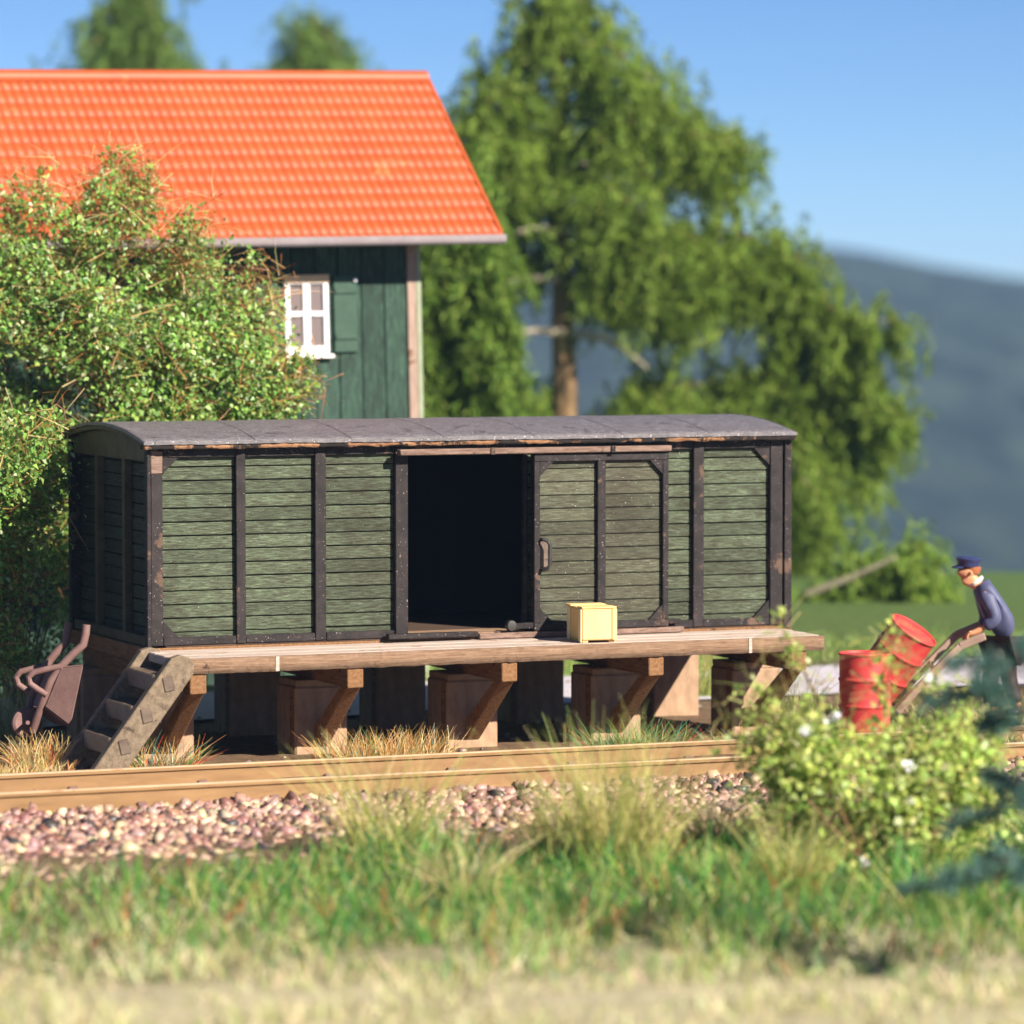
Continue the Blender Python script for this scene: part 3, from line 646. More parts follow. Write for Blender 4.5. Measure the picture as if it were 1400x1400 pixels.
MB().box((WX1-.018, WY-.034, HB-.2), (WX1+.045, WY+.05, -.04)).build('corner_edge', 'htrim_edge', house, bevel=.004, xf=hx)
x0, z1 = hpx(387, 379); x1, z0 = hpx(449, 484); 
win = MB(); fw = .065
win.box((x0, WY-.05, z0), (x0+fw, WY+.02, z1)); win.box((x1-fw, WY-.05, z0), (x1, WY+.02, z1)); win.box((x0+fw, WY-.05, z0), (x1-fw, WY+.02, z0+.10)); win.box((x0+fw, WY-.05, z1-.09), (x1-fw, WY+.02, z1-.001))
xm, zm = (x0+x1)/2, (z0+z1)/2+.02
win.box((xm-.045, WY-.045, z0+.10), (xm+.045, WY+.015, z1-.09)); win.box((x0+fw, WY-.04, zm-.03), (xm-.046, WY+.01, zm+.03)); win.box((xm+.046, WY-.04, zm-.03), (x1-fw, WY+.01, zm+.03))
wn = win.build('window', 'white', house, bevel=.008, xf=hx)
MB().box((x0+.02, WY-.012, z0+.02), (x1-.02, WY-.006, z1-.02)).build('pane', 'glass', wn, xf=hx)
MB().box((x0-.01, WY-.062, z1-.075), (x1+.01, WY+.02, z1+.025)).build('lintel', 'sash', wn, bevel=.006, xf=hx)
MB().box((x0-.03, WY-.09, z0-.05), (x1+.05, WY+.0, z0-.002)).build('sill', 'white', wn, bevel=.008, xf=hx)
for (pa, pb) in ((454, 488), (346, 380)):
    a, zz1 = hpx(pa, 377); b_, zz0 = hpx(pb, 481); g = MB(); g.box((a, WY-.045, zz0), (b_, WY-.004, zz1)); sh = g.build('shutter', 'shutter', house, bevel=.006, xf=hx)
    for q in (.2, .8): zc = zz0+(zz1-zz0)*q; MB().box((a+.01, WY-.066, zc-.03), (b_-.01, WY-.045, zc+.03)).build('batten', 'shutter', sh, bevel=.004, xf=hx)
q, zc = hpx(483, 383); MB().box((q-.02, WY-.08, zc-.02), (q+.02, WY-.046, zc+.02)).build('catch', 'white', house, bevel=.006, xf=hx)

# ------------------------------------------------------------------ ground, road, hill
def smooth(a, b_, x): t = np.clip((x-a)/(b_-a), 0, 1); return t*t*(3-2*t)
FH = np.array([math.sin(TH), math.cos(TH)])
us = np.concatenate([np.linspace(-6, 20, 14), np.linspace(20.5, 68, 120), np.linspace(70, 200, 30), np.geomspace(210, 1150, 40), np.linspace(1170, 2000, 30)])
vsn = np.concatenate([-np.geomspace(1200, 26, 40), np.linspace(-25, 25, 110), np.geomspace(26, 1200, 40)])
Ug, Vg = np.meshgrid(us, vsn, indexing='ij')
X = C[0]+FH[0]*Ug+RT[0]*Vg; Y = C[1]+FH[1]*Ug+RT[1]*Vg
rid_px = np.interp(700+F_PX*Vg/np.maximum(Ug, 1), [-4000, -400, 300, 700, 900, 1120, 1400, 1800, 5000], [6, 6, 6, 5, 3, 0, -9.5, -30, -90])
noi = np.array([mnoise.fractal(Vector((x*.006, y*.006, 1.3)), 1.0, 2.0, 5) for x, y in zip(X.ravel(), Y.ravel())]).reshape(X.shape)
fine = np.array([mnoise.fractal(Vector((x*.9, y*.9, 4.3)), 1.0, 2.0, 4) for x, y in zip(X.ravel(), Y.ravel())]).reshape(X.shape)
edge = 71.0-(Vg-5)*.05
Zg = fine*.03*(Ug < 70)-.012-84*smooth(edge, 330, Ug)-1.0*smooth(edge-2, edge+3, Ug)
Zg += smooth(520, 1200, Ug)*(84+18.4+rid_px*1.0)+np.minimum(smooth(420, 700, Ug), 1)*noi*4
Zg += -.06*smooth(-1.2, -3.2, Y)*(Ug < 66)*(Ug > 20)*(1-smooth(-4.2, -6.5, Y))
ni, nj = X.shape; idx = np.arange(ni*nj).reshape(ni, nj)
fq = np.stack([idx[:-1, :-1], idx[1:, :-1], idx[1:, 1:], idx[:-1, 1:]], -1).reshape(-1, 4)[:, ::-1]
fq_u = np.repeat(us[:-1], nj-1)
gv = np.stack([X, Y, Zg], -1).reshape(-1, 3)
gr = kind(nmesh('ground', gv, fq, ['ground', 'hill'], None, smooth=True), 'structure')
gr.data.polygons.foreach_set('material_index', (fq_u > 330).astype(np.int32))
# gravel road behind the shed
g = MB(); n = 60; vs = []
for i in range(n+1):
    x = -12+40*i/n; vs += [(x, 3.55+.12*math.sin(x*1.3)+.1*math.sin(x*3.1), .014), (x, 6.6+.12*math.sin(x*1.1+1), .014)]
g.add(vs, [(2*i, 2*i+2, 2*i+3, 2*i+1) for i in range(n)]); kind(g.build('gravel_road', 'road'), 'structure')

# ballast stones
def stones(n, box, size, zfun, cols, wts):
    import bmesh
    bm = bmesh.new(); bmesh.ops.create_icosphere(bm, subdivisions=1, radius=1); tv = np.array([q.co[:] for q in bm.verts]); tf = np.array([[q.index for q in p.verts] for p in bm.faces]); bm.free()
    Vs, Fs, Cs = [], [], []
    tm = [tv*(1+rng.normal(0, .22, (len(tv), 1))) for _ in range(24)]
    px = rng.uniform(box[0], box[1], n); py = rng.uniform(box[2], box[3], n); cc = pick(cols, n, .14, wts)
    for i in range(n):
        s = size*(.55+.75*rng.random()**1.5); q = tm[i % 24]*s*np.array([1.15, .95, .8])*(1+rng.normal(0, .1, 3)); a = rng.normal(0, 1, 4); a /= np.linalg.norm(a)
        R3 = np.array(Matrix.Rotation(rng.random()*6.28, 3, Vector(a[:3])).to_3x3()); q = q @ R3.T
        z = zfun(px[i], py[i])
        Vs.append(q+np.array([px[i], py[i], z+s*rng.uniform(-.2, .55)])); Fs.append(tf+i*len(tv)); Cs.append(np.repeat(cc[i:i+1], len(tv), 0))
    return np.concatenate(Vs), np.concatenate(Fs), np.concatenate(Cs)
SCOL = [(.35, .205, .165), (.27, .14, .11), (.44, .29, .20), (.52, .39, .25), (.17, .085, .065), (.055, .045, .045), (.38, .235, .21)]
v, f, c = stones(13500, (-5, 13, -7.6, -3.02), .062, lambda x, y: -.06-.012*max(0, (-4.4-y)), SCOL, [4, 3, 3, 1.6, 2.6, 1.1, 3])
kind(nmesh('ballast', v, f, 'stone', None, c), 'stuff')
v, f, c = stones(2500, (-5, 13, -2.85, -1.7), .06, lambda x, y: -.10, SCOL, [4, 3, 3, 1.5, 2, .7, 3])
kind(nmesh('ballast', v, f, 'stone', None, c), 'stuff')
v, f, c = stones(500, (-3, 12, -1.1, 6.6), .035, lambda x, y: .0, [(.20, .14, .10), (.25, .19, .16), (.13, .09, .06)], [1, 1, 1])
kind(nmesh('pebbles', v, f, 'stone', None, c), 'stuff')

# ------------------------------------------------------------------ vegetation
def ell_points(ells, n, shell=.35):
    """points in a union of ellipsoids (centre, radii), denser towards the outside"""
    vol = np.array([e[1][0]*e[1][1]*e[1][2] for e in ells])**.75; k = rng.choice(len(ells), n, p=vol/vol.sum())
    d = unit(rng.normal(0, 1, (n, 3))); r = (shell+(1-shell)*rng.random(n)**.6)[:, None]
    c = np.array([e[0] for e in ells])[k]; s = np.array([e[1] for e in ells])[k]
    return c+(d[:, :1]*RT*s[:, :1]+d[:, 1:2]*unit(np.array([FW[0], FW[1], 0]))*s[:, 1:2]+d[:, 2:]*np.array([0, 0, 1])*s[:, 2:])*r
def E_(x, y, t, rx, ry, dep): k = t/F_PX; return (at(x, y, t), (rx*k, dep, ry*k))
def strands(P, n, L, W, spread=1.0):
    idx = rng.integers(0, len(P), n); D = unit(rng.normal(0, 1, (n, 3))*np.array([1, 1, .8])+np.array([0, 0, .3])); Q = P[idx]+rng.normal(0, .12*spread, (n, 3))
    return blades(Q-D*L*.5, D, L*(.5+rng.random(n)), np.full(n, W*.8), .25, 2)
LG = [(.18, .34, .065), (.27, .46, .10), (.12, .26, .05), (.38, .55, .18), (.56, .66, .38), (.32, .44, .09)]
def bush(name, label, cat_, base, ells, tips, nclus, per, leaf, cols, wts, fibre, cavity=None, crad=.17, group=None, mat='leaf', fib_col=None, stems=26, aspect=.6, cut=-.28):
    t = thing(name, label, cat_, tuple(base), group)
    cl = ell_points(ells, nclus)
    nz = np.array([mnoise.noise(Vector(tuple(q*1.1))) for q in cl]); cl = cl[nz > cut]
    if cavity is not None:
        for cc, rr in cavity: cl = cl[np.linalg.norm((cl-cc)/rr, axis=1) > 1]
    tp = []
    for a, b_, n in tips:
        k = np.linspace(0, 1, n)[:, None]; tp.append(a+(b_-a)*k+rng.normal(0, .03, (n, 3)))
    allc = np.concatenate([cl]+tp) if tp else cl
    rad = np.concatenate([np.full(len(cl), crad)]+[np.full(len(q), .055) for q in tp]) if tp else np.full(len(cl), crad)
    cnt = np.concatenate([np.full(len(cl), per)]+[np.full(len(q), max(6, per//7)) for q in tp]).astype(int) if tp else np.full(len(cl), per)
    idx = np.repeat(np.arange(len(allc)), cnt); P = allc[idx]+rng.normal(0, 1, (len(idx), 3))*rad[idx][:, None]*np.array([1, 1, .8])
    P[:, 2] = np.maximum(P[:, 2], .03)
    v, f = leaves(P, leaf, aspect); tone = pick([(1, 1, 1)], len(allc), .13)[:, :]*1.0
    tone = np.clip(1+rng.normal(0, .14, (len(allc), 1)), .6, 1.4)
    c = pick(cols, len(P), .14, wts)*tone[idx]
    nmesh('foliage', v, f, mat, t, rep(np.clip(c, 0, .9), 4))
    if fibre:
        v, f = strands(allc, fibre, .40, .014); c = pick(fib_col or [(.42, .19, .06), (.30, .12, .04), (.55, .32, .11), (.62, .46, .22)], fibre, .15)
        nmesh('fibres', v, f, 'fiber', t, rep(c, 6))
    g = MB()
    for k in range(stems):
        q = allc[rng.integers(0, len(cl))]; b0 = np.array(base)+rng.normal(0, .012, 3)*np.array([1, 1, 0]); mid = (b0+q)/2+rng.normal(0, .15, 3)+np.array([0, 0, .2])
        g.tube([b0, mid, q], [.2*leaf, .14*leaf, .004], 5)
    for a, b_, n in tips: MB().tube([a, (a+b_)/2, b_], [.014, .010, .005], 5).build('twig', 'twig', t, smooth=True)
    g.build('stems', 'twig', t, smooth=True)
    return t
BTt = 45.2
ells = [E_(165, 430, BTt, 165, 140, .95), E_(300, 500, BTt, 105, 95, .7), E_(165, 315, BTt, 52, 80, .4), E_(60, 350, BTt, 80, 80, .6), E_(345, 540, BTt, 65, 65, .5), E_(210, 590, BTt, 150, 80, .8), E_(20, 470, BTt, 90, 110, .8), E_(120, 390, BTt, 110, 70, .7), E_(90, 610, BTt, 90, 60, .6)]
tips = [(at(180, 330, BTt), at(150, 210, BTt), 16), (at(190, 320, BTt), at(205, 228, BTt), 12), (at(70, 300, BTt), at(52, 238, BTt), 9), (at(110, 320, BTt), at(125, 245, BTt), 9), (at(240, 400, BTt), at(262, 292, BTt), 12), (at(320, 460, BTt), at(345, 352, BTt), 12), (at(350, 470, BTt), at(372, 385, BTt), 9), (at(370, 500, BTt), at(425, 488, BTt), 8), (at(380, 540, BTt), at(428, 525, BTt), 8), (at(250, 370, BTt), at(256, 300, BTt), 8), (at(10, 320, BTt), at(20, 255, BTt), 9), (at(200, 300, BTt), at(172, 212, BTt), 10)]
cav = [(at(95, 540, BTt-.6), np.array([.55, .9, .36])), (at(40, 530, BTt-.6), np.array([.4, .8, .3]))]
bush('bush', 'tall light green bush with brown twigs between the shed end and the house', 'bush', atz(150, 960), ells, tips, 640, 92, .070, LG, [3, 3, 2, 2, 1.2, 2], 8500, cav, .155, cut=-.27)
BT2 = 42.4
ells = [E_(-5, 720, BT2, 62, 130, .5), E_(15, 640, BT2, 55, 80, .4), E_(-10, 850, BT2, 60, 90, .45), E_(70, 720, BT2+2.6, 50, 160, .35), E_(60, 860, BT2+2.6, 50, 80, .35)]
bush('bush', 'lower leafy bush at the left edge between the wheelbarrow and the tall bush', 'bush', atz(30, 985), ells, [(at(45, 620, BT2), at(70, 565, BT2), 6)], 200, 92, .068, LG, [3, 3, 3, 1.5, .8, 2], 2200, None)

# flowering shrub, foreground right
ST = 33.2
ells = [E_(1190, 1065, ST, 135, 82, .5), E_(1095, 1025, ST, 70, 55, .35), E_(1290, 1045, ST, 75, 75, .4), E_(1190, 1140, ST, 150, 60, .5), E_(1110, 1100, ST, 60, 60, .3), E_(1310, 1110, ST, 60, 70, .3), E_(1225, 1120, ST-.2, 80, 60, .4), E_(1340, 1080, ST, 45, 60, .3)]
tips = [(at(1120, 960, ST), at(1060, 842, ST), 7), (at(1050, 1000, ST), at(1020, 955, ST), 8), (at(1060, 990, ST), at(1045, 942, ST), 6), (at(1210, 970, ST), at(1222, 862, ST), 6), (at(1200, 970, ST), at(1212, 900, ST), 5), (at(1060, 1030, ST), at(1000, 1022, ST), 4), (at(1300, 960, ST), at(1330, 945, ST), 5), (at(1260, 950, ST), at(1275, 920, ST), 5), (at(1330, 1050, ST), at(1370, 1010, ST), 6)]
YG = [(.48, .58, .14), (.58, .67, .20), (.38, .52, .11), (.66, .70, .34), (.60, .58, .18), (.24, .36, .08)]
shr = bush('flowering_shrub', 'light green shrub with small white flowers in the foreground, in front of the barrels', 'shrub', atz(1190, 1192), ells, tips, 265, 44, .072, YG, [3, 3, 3, 1.5, 1, 2], 1400, None, .13, None, 'shrub_leaf', [(.40, .42, .12), (.3, .28, .1), (.45, .36, .16)], 10, .75)
for (px, py) in ((1097, 1003), (1106, 999), (1134, 984), (1143, 980), (1245, 1049), (1241, 1098), (1349, 990), (1266, 925), (1180, 1180)):
    q = at(px, py, ST-.55); n = 9; P = q+rng.normal(0, .016, (n, 3)); v, f = leaves(P, .050, .9, fold=.1); nmesh('flower', v, f, 'petal', shr, rep(pick([(.80, .80, .86), (.86, .84, .86)], n, .03), 4))

# spruce sapling at the right edge, very near
SPT = 27.6; sb = atz(1420, 1330); sb = at(1420, 1200, SPT); sb[2] = 0
spr = thing('spruce_sapling', 'dark blue green spruce sapling at the right edge close to the camera', 'tree', tuple(sb))
g = MB(); g.tube([sb, sb+np.array([.0, 0, .9]), sb+np.array([.01, .01, 2.1])], [.06, .045, .012], 8); g.build('trunk', 'bark_dark', spr, smooth=True)
g = MB(); NP = []; ND = []
for (px, py, q0, dep) in ((1262, 962, 2.0, -.05), (1300, 905, 2.05, .2), (1330, 935, 1.75, -.2), (1345, 990, 1.7, .1), (1300, 1130, 1.25, .0), (1285, 1210, .85, -.15), (1340, 1185, .9, .2), (1350, 1060, 1.2, .3), (1240, 1215, .7, .05), (1500, 950, 1.8, 0), (1520, 1050, 1.4, .2), (1540, 1160, 1.0, -.1), (1460, 900, 1.9, -.3), (1470, 1020, 1.4, -.5), (1480, 1150, .9, -.6), (1390, 1200, .8, -.6), (1400, 1090, 1.2, -.5), (1400, 880, 2.0, .3)):
    a = sb+np.array([0, 0, q0]); b_ = at(px, py, SPT+dep); 
    if abs(a[2]-b_[2]) > .5: a[2] = b_[2]+.25
    mid = (a+b_)/2+np.array([0, 0, .06]); g.tube([a, mid, b_], [.016, .011, .004], 5)
    ks = rng.random(70); main = a[None]*((1-ks)**2)[:, None]+2*mid[None]*(ks*(1-ks))[:, None]+b_[None]*(ks**2)[:, None]
    for q, k in zip(main, ks):
        if k < .3: continue
        dd = unit(unit(b_-a)*.8+rng.normal(0, .55, 3)); Ls = .16*(1.1-k*.7)
        t_ = rng.random(16)[:, None]; NP.append(q+dd*Ls*t_); ND.append(unit(dd+rng.normal(0, .7, (16, 3))))
g.build('branches', 'bark_dark', spr, smooth=True)
NP = np.concatenate(NP); ND = np.concatenate(ND); v, f = blades(NP, ND, np.full(len(NP), .06), np.full(len(NP), .014), .1, 1)
nmesh('needles', v, f, 'needle', spr, rep(pick([(.08, .17, .14), (.11, .22, .185), (.15, .28, .24), (.06, .13, .10)], len(NP), .15), 4))

# conifers behind
CG = [(.155, .235, .026), (.205, .295, .040), (.12, .19, .024), (.28, .36, .07), (.085, .14, .020)]
def hang(path, n, length, t, jit=.25):
    """drooping needle sprays hung along a branch path (photo directions at distance t)"""
    P = np.array(path, float); seg = np.linspace(0, len(P)-1, n); i = np.minimum(seg.astype(int), len(P)-2); k = (seg-i)[:, None]
    Q = P[i]*(1-k)+P[i+1]*k+rng.normal(0, jit, (n, 3)); 
    D = unit(np.array([0, 0, -1.0])+rng.normal(0, .42, (n, 3))); Ls = length*(.4+.9*rng.random(n)); return Q, D, Ls
def conifer(name, label, base, height, trunk_px, branches, t, bare=(), cols=CG, group='conifers behind the house', ltop=1.0, dense=1.0, wts=None, clear=()):
    th = thing(name, label, 'tree', tuple(base), group)
    g = MB(); tp = [np.array(base)]+[at(x, y, t) for x, y in trunk_px]; n = len(tp)
    g.tube(tp, list(np.linspace(.26, .05, n)), 9); g.build('trunk', 'bark', th, smooth=True)
    g = MB(); NPs, NDs, TN = [], [], []
    for (pts, dep, n, ln, jit) in branches:
        m_ = len(pts); path = [at(x, y, t+dep*(i/(m_-1))) for i, (x, y) in enumerate(pts)]
        g.tube(path, list(np.linspace(.06, .012, m_)), 5)
        Q, D, Ls = hang(path, int(n*dense), ln, t, jit)
        for q, d, l in zip(Q, D, Ls):
            if any(((np.array([(q+d*l*.5-cc) @ RT, (q+d*l*.5-cc) @ FW, (q+d*l*.5-cc)[2]])/rr)**2).sum() < 1 for cc, rr in clear): continue
            kk = rng.random(52)[:, None]; pp = q+d*l*kk+np.array([0, 0, -.10])*l*kk**2+rng.normal(0, .045, (52, 3)); NPs.append(pp); NDs.append(unit(d+rng.normal(0, .6, (52, 3)))); TN.append(np.full(52, 1+rng.normal(0, .13)))
    g.build('branches', 'bark', th, smooth=True)
    if bare:
        for pts in bare: path = [at(x, y, t-.2-.3*i) for i, (x, y) in enumerate(pts)]; MB().tube(path, list(np.linspace(.075, .03, len(path))), 6).build('dead_branch', 'bark_pale', th, smooth=True)
    P = np.concatenate(NPs); D = np.concatenate(NDs); T = np.clip(np.concatenate(TN), .5, 1.6)[:, None]
    v, f = blades(P, D, .10+.08*rng.random(len(P)), np.full(len(P), .034), .2, 1)
    nmesh('needles', v, f, 'needle', th, rep(np.clip(pick(cols, len(P), .15, wts)*T, .004, .6), 4)); return th
LT = 68.0; lb = at(770, 600, LT); lb[2] = -.05
BR = [([(770, 60), (830, 60), (890, 110)], -1.0, 60, 1.0, .3), ([(770, 40), (710, 55), (660, 110)], 1.0, 60, 1.0, .3), ([(770, 110), (860, 100), (960, 165)], 1.0, 80, 1.1, .3), ([(770, 120), (690, 120), (630, 170)], -.6, 70, 1.0, .3),
      ([(770, 0), (800, 0), (840, 60)], .5, 40, .8, .25), ([(770, -20), (740, -10), (710, 40)], .2, 40, .8, .25),
      ([(772, 190), (880, 165), (1030, 205)], -1.0, 110, .95, .24), ([(772, 205), (850, 200), (900, 215)], 1.2, 70, .9, .3),
      ([(770, 240), (700, 215), (640, 235)], -.8, 80, .9, .3), ([(765, 200), (690, 180), (620, 215)], 1.2, 80, 1.1, .3),
      ([(790, 290), (830, 255), (880, 290)], -1.4, 100, 1.5, .28), ([(775, 300), (870, 300), (960, 330)], -1.0, 120, 1.4, .28),
      ([(772, 330), (900, 318), (1050, 325), (1105, 360)], -.5, 190, 1.1, .24), ([(800, 380), (900, 350), (980, 350), (1060, 360)], 1.0, 130, .9, .24),
      ([(772, 380), (920, 370), (1080, 390), (1160, 435), (1228, 442)], -.8, 170, .75, .18), ([(1060, 380), (1130, 470), (1190, 530), (1236, 578)], -.9, 120, .55, .16),
      ([(850, 330), (900, 380), (940, 420)], -.8, 90, 1.0, .28), ([(1050, 440), (1110, 500), (1170, 560), (1200, 600)], .4, 120, .8, .22), ([(1000, 520), (1060, 510), (1140, 560), (1170, 660)], -.4, 130, .9, .22),
      ([(860, 540), (900, 530), (1020, 520), (1110, 580)], .6, 150, 1.2, .26), ([(850, 570), (900, 560), (1050, 600), (1130, 690)], -1.0, 190, 1.2, .3),
      ([(775, 600), (950, 600), (1080, 660), (1120, 740)], .6, 180, 1.2, .3), ([(775, 640), (950, 690), (1060, 760), (1110, 820)], -.6, 170, 1.2, .3), ([(775, 640), (870, 740), (950, 800)], .3, 110, 1.2, .4),
      ([(700, 150), (660, 190), (640, 240)], .8, 90, 1.0, .3), ([(740, 200), (700, 250), (690, 300)], .8, 70, .8, .28), ([(900, 160), (960, 190), (1000, 240)], .8, 90, .9, .28), ([(740, 560), (700, 545), (650, 560)], .8, 80, .8, .3), ([(740, 360), (700, 345), (660, 350)], 2.0, 50, .8, .25)]
conifer('larch_tree', 'large larch with drooping green branches and bare lower limbs right of the house', lb, 12, [(772, 520), (768, 380), (766, 210), (768, 60), (770, -60)], BR, LT, [[(770, 316), (735, 312), (705, 318)], [(770, 382), (725, 380), (685, 386)], [(770, 455), (735, 452), (712, 454)], [(780, 455), (830, 464), (862, 485), (884, 503)], [(772, 235), (790, 225), (800, 222)]], wts=[3, 3, 3, 1.2, 2], dense=1.4, clear=[(at(771, 420, LT-1.6), np.array([.42, 2.4, 1.6])), (at(722, 425, LT), np.array([.55, 6, .55])), (at(735, 495, LT), np.array([.4, 6, .45])), (at(1015, 462, LT), np.array([.5, 6, .38])), (at(930, 285, LT), np.array([.45, 6, .3])), (at(1075, 640, LT), np.array([.2, 5, .25])), (at(830, 520, LT), np.array([.3, 5, .25]))])
DT = 61.5; db = at(625, 600, DT); db[2] = -.05
DB = [([(622, yy), (622+s*wd*.32, yy-8), (622+s*wd*.64, yy+25)], dp, n, .75, .22) for yy, wd, n in ((250, 55, 50), (310, 75, 70), (365, 85, 90), (420, 95, 100), (475, 105, 110), (530, 110, 110), (590, 115, 110), (650, 120, 110)) for s, dp in ((-1, -.8), (1, -.9), (.6, 1.0))]
conifer('spruce_tree', 'dense dark green conifer close behind the corner of the house', db, 8, [(625, 500), (625, 380), (625, 240)], DB, DT, (), [(.10, .175, .020), (.145, .235, .030), (.07, .13, .018), (.21, .30, .05)])
OT = 62.0; ob_ = at(1165, 880, OT); ob_[2] = -.05
OB = [([(1100, 812), (1160, 790), (1225, 762), (1270, 745)], -.3, 130, .75, .16), ([(1150, 840), (1220, 810), (1290, 800)], .4, 120, .8, .2), ([(1140, 860), (1100, 840), (1060, 850)], 0, 80, .6, .2), ([(1200, 830), (1250, 790), (1300, 830)], -.3, 100, .8, .2), ([(1165, 850), (1180, 800), (1240, 760)], .5, 80, .7, .2)]
conifer('young_larch', 'small bushy larch with an arching pale branch behind the red barrels', ob_, 2, [(1160, 850), (1180, 800)], OB, OT, [[(1105, 812), (1160, 792), (1225, 762)]], [(.20, .30, .045), (.27, .38, .06), (.14, .22, .035)])
# trees beyond the left part of the house roof
for i, (px, top_, tt, lab) in enumerate(((180, -30, 80, 'green conifer crown rising behind the left part of the orange roof'), (430, 20, 86, 'green conifer crown rising behind the middle of the orange roof ridge'))):
    q = at(px, 600, tt); q[2] = -.6
    DB = [([(px, yy), (px+s*wd*.5, yy-6), (px+s*wd, yy+25)], dp, n, .9, .3) for yy, wd, n in ((top_+25, 30, 40), (top_+70, 55, 60), (top_+120, 80, 80), (top_+175, 105, 90), (top_+240, 125, 80), (top_+310, 140, 60)) for s, dp in ((-1, -.8), (1, -.9), (.5, 1.0))]
    conifer('spruce_tree', lab, q, 9, [(px, 450), (px, 250), (px, top_)], DB, tt, (), [(.14, .22, .05), (.19, .28, .06), (.10, .17, .04)])

# ------------------------------------------------------------------ grass
STRAW = [(.62, .40, .13), (.70, .52, .22), (.55, .30, .08), (.66, .58, .36), (.45, .16, .06), (.16, .30, .07), (.06, .26, .22), (.55, .07, .05)]
GREEN = [(.12, .28, .05), (.20, .36, .08), (.07, .22, .07), (.42, .40, .16), (.05, .24, .17), (.50, .07, .05), (.60, .50, .24)]
OLIVE = [(.46, .44, .12), (.56, .50, .18), (.34, .37, .08), (.68, .60, .30), (.26, .34, .08)]
def tuft(label, base, rx, ry, n, h, cols, wts, spread=.45, wd=.010, bend=.35, group='grass tufts', name='grass_tuft'):
    base = np.array(base, float); a = rng.random(n)*6.283; r = np.sqrt(rng.random(n)); 
    P = base+np.stack([np.cos(a)*r*rx, np.sin(a)*r*ry, np.zeros(n)-.02], 1)
    D = np.stack([np.cos(a)*r*spread, np.sin(a)*r*spread, np.ones(n)], 1)+rng.normal(0, .22, (n, 3)); D[:, 2] = np.abs(D[:, 2]); D = unit(D)
    v, f = blades(P, D, h*(.45+.65*rng.random(n)), np.full(n, wd)*(.7+.6*rng.random(n)), bend, 3)
    o = nmesh(name, v, f, 'blade', None, rep(pick(cols, n, .12, wts), 8)); ORG[o] = np.zeros(3); tag(o, label, 'grass tuft', group); return o
w1 = [4, 4, 3, 3, 1, .8, .5, 1.0]; w2 = [2, 1.5, 1, 1.5, .6, 4, 2, 1.2]
G0 = lambda x, y: atz(x, y, 0.0)
tuft('low straw coloured grass patch at the left edge beside the rail', (-1.75, -.55, 0), .75, .45, 900, .19, STRAW, w1)
tuft('orange and yellow grass tuft between the wheelbarrow and the foot of the steps', (-1.02, .35, 0), .33, .28, 520, .36, STRAW, w1)
tuft('green and red grass tuft right of the foot of the steps', (-.12, -.62, 0), .38, .2, 300, .42, STRAW, w2, .8)
tuft('dense orange grass tuft beside the rail below the second front pillar', (2.30, -.55, 0), .72, .22, 850, .36, STRAW, w1)
tuft('green grass tuft with pale stalks beside the rail below the fourth front pillar', (5.05, -.62, 0), .62, .2, 420, .36, GREEN, [3, 3, 2, 2, 3, 1.5, 1], .8)
tuft('long pale straw grass behind the leaning wheelbarrow', (-.65, 3.1, 0), .35, .3, 420, 1.0, [(.55, .45, .22), (.62, .55, .33), (.40, .38, .15), (.30, .36, .12)], None, .7)
tuft('tall thin green grass clump at the barrel end of the platform', (7.25, .2, 0), .22, .25, 130, .80, [(.22, .34, .08), (.34, .42, .14), (.55, .5, .26), (.15, .26, .06)], None, .35)
tuft('green and yellow grass clump behind the sunlit rear pillar', (8.0, 4.0, 0), .5, .3, 600, .75, [(.24, .36, .07), (.42, .40, .12), (.6, .48, .2), (.15, .28, .05)], None, .4)
tuft('sparse red and green grass tuft on the bank below the last front pillar', (6.2, -.7, 0), .5, .2, 150, .30, STRAW, w2, .9)
o2 = [3, 3, 2, 1.5, 2]
tuft('tall olive straw tuft in the foreground, left of centre on the ballast edge', G0(528, 1165), .36, .28, 330, 1.1, OLIVE, [3, 3, 2, 3, 1], .38, .012)
tuft('tallest olive green straw tuft in the foreground, right of centre', G0(850, 1185), .36, .30, 560, 1.35, OLIVE, o2, .22, .012)
tuft('olive tuft in the foreground just left of the tallest tuft', G0(760, 1165), .22, .2, 220, .75, OLIVE, o2, .5, .012)
tuft('splayed straw tuft low in the foreground between the two tall tufts', G0(640, 1215), .16, .14, 110, .75, [(.6, .5, .24), (.66, .58, .34), (.4, .38, .14)], None, 1.0, .012)
tuft('olive straw tuft at the foot of the white flowered shrub', G0(1085, 1215), .2, .18, 260, .8, OLIVE, o2, .6, .012)
tuft('loose olive tuft leaning right beside the shrub', G0(985, 1150), .3, .2, 240, .6, OLIVE, o2, .8, .012)
tuft('thin green tuft of two blades rising before the middle pillar', G0(770, 1130), .03, .03, 4, 1.15, OLIVE, o2, .2, .022, .2)
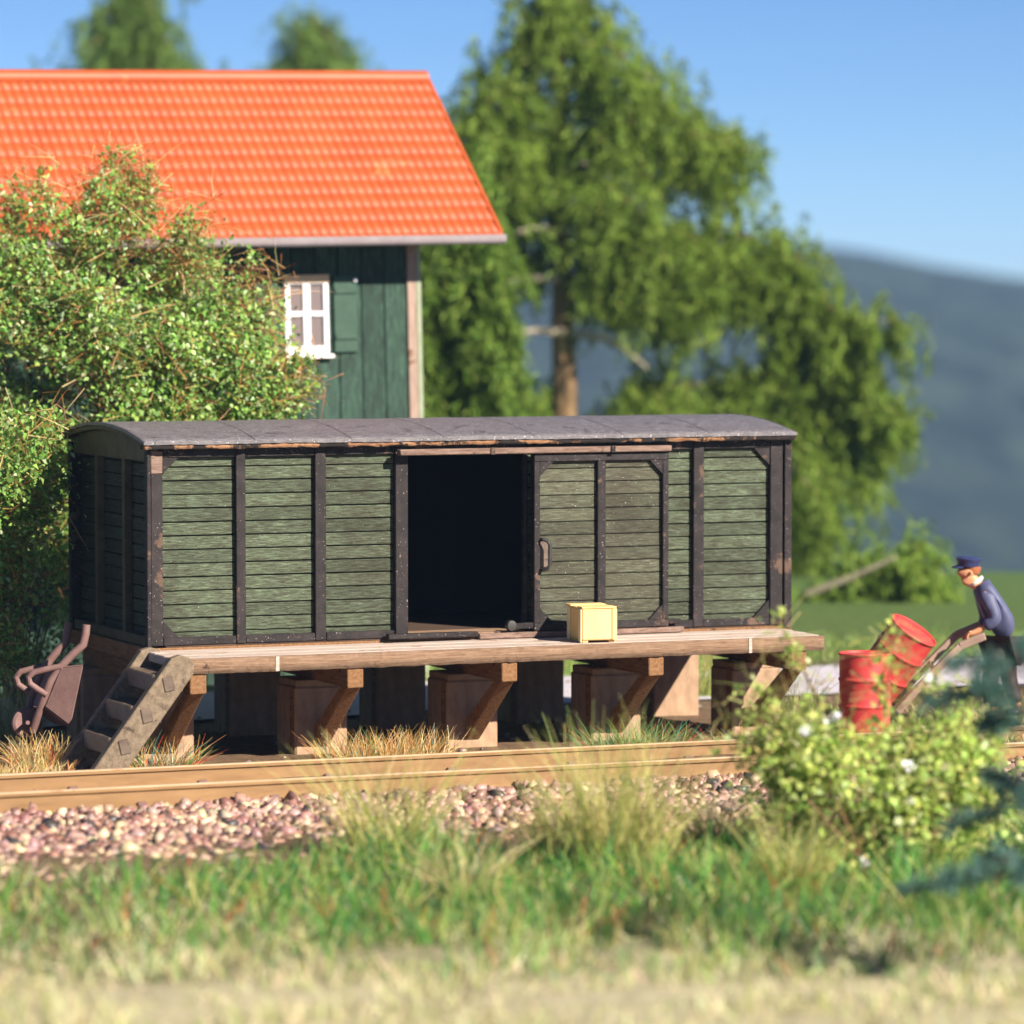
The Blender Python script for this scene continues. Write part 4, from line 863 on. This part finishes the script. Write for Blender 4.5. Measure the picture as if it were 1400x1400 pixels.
# meadow in the foreground
def meadow(n, cols, wts, pxr, pyr, h, name, dens):
    px = rng.uniform(*pxr, n); py = rng.uniform(pyr[0]**.5, pyr[1]**.5, n)**2
    keep = np.array([dens(x, y) for x, y in zip(px, py)]) > rng.random(n); px, py = px[keep], py[keep]; P = np.array([atz(x, y) for x, y in zip(px, py)]); n = len(P); P[:, 2] -= .05
    cl = np.array([mnoise.noise(Vector((q[0]*1.3, q[1]*1.3, 7))) for q in P]); k = (cl > -.3)|(rng.random(n) < .35); P = P[k]; cl = cl[k]; n = len(P)
    D = unit(np.array([0, 0, 1.0])+rng.normal(0, .4, (n, 3))); D[:, 2] = np.abs(D[:, 2])
    v, f = blades(P, D, h*(.5+.7*rng.random(n))*np.clip(1+1.2*cl, .45, 2.0), np.full(n, .022), .35, 2)
    c = pick(cols, n, .15, wts)*(1+.35*cl)[:, None]; return kind(nmesh(name, v, f, 'blade', None, rep(np.clip(c, 0, .9), 6)), 'stuff')
edge_y = lambda x: np.interp(x, [-200, 0, 200, 420, 560, 700, 950, 1050, 1600], [1208, 1202, 1190, 1172, 1150, 1156, 1150, 1135, 1085])
def dens(x, y):
    e = edge_y(x)+14*mnoise.noise(Vector((x*.02, y*.03, 2))); 
    return float(np.clip((y-e)/30, 0, 1))*float(np.clip((1330-y)/110, .12, 1))
def dens_green(x, y): return dens(x, y)*float(np.interp(x, [0, 300, 450, 1100], [.3, .5, 1, 1]))
meadow(34000, [(.075, .22, .028), (.13, .32, .05), (.04, .14, .035), (.30, .36, .08), (.04, .18, .08), (.42, .10, .04), (.48, .42, .15)], [4, 3, 4, 2.5, 1, .5, 2.2], (-120, 1520), (1100, 1340), .34, 'grass', dens_green)
meadow(26000, [(.52, .47, .26), (.62, .57, .36), (.42, .42, .18), (.34, .40, .14), (.66, .52, .36)], [3, 3, 2, 2, 1], (-150, 1550), (1100, 1430), .17, 'dry_grass', lambda x, y: float(np.clip((y-edge_y(x)-np.interp(x, [0, 450], [-25, 30]))/40, 0, 1))*.8)
# green strips beyond the road and at the right, sandy verge
def verge(n, rx, ry, h, cols, wts, name):
    P = np.stack([rng.uniform(*rx, n), rng.uniform(*ry, n), np.zeros(n)-.02], 1); cl = np.array([mnoise.noise(Vector((q[0]*.8, q[1]*.8, 3))) for q in P]); P = P[cl > -.15]; n = len(P)
    D = unit(np.array([0, 0, 1.0])+rng.normal(0, .45, (n, 3))); D[:, 2] = np.abs(D[:, 2]); v, f = blades(P, D, h*(.5+.8*rng.random(n)), np.full(n, .014), .4, 2)
    return kind(nmesh(name, v, f, 'blade', None, rep(pick(cols, n, .15, wts), 6)), 'stuff')
verge(9000, (-2, 22), (6.7, 10), .22, [(.16, .28, .05), (.25, .36, .08), (.34, .38, .12)], None, 'verge_grass')
verge(7000, (8.0, 14), (-3.2, 2.2), .16, [(.30, .40, .10), (.42, .46, .16), (.20, .30, .06), (.60, .46, .28), (.5, .15, .1)], [3, 2, 2, 2, .4], 'ground_cover')

# ------------------------------------------------------------------ air
hz = MB(); hc = np.array([C[0]+FH[0]*1000, C[1]+FH[1]*1000]); u2 = np.array([FH[0], FH[1]]); r2 = np.array([RT[0], RT[1]])
cor = [hc+u2*(a*1200-80)+r2*b_*1300 for a, b_ in ((-1, -1), (-1, 1), (1, 1), (1, -1))]
vs = [(q[0], q[1], z) for z in (-95, 30) for q in cor]
hz.add(vs, [(3, 2, 1, 0), (4, 5, 6, 7), (0, 1, 5, 4), (1, 2, 6, 5), (2, 3, 7, 6), (3, 0, 4, 7)])
hm = bpy.data.materials.new('haze_air'); hm.use_nodes = True; t = hm.node_tree; t.nodes.clear()
pv = t.nodes.new('ShaderNodeVolumePrincipled'); pv.inputs['Color'].default_value = (.42, .66, 1.0, 1); pv.inputs['Density'].default_value = .00024; pv.inputs['Anisotropy'].default_value = 0
ho = t.nodes.new('ShaderNodeOutputMaterial'); t.links.new(pv.outputs[0], ho.inputs['Volume']); M['haze'] = hm
kind(hz.build('haze', 'haze'), 'stuff')
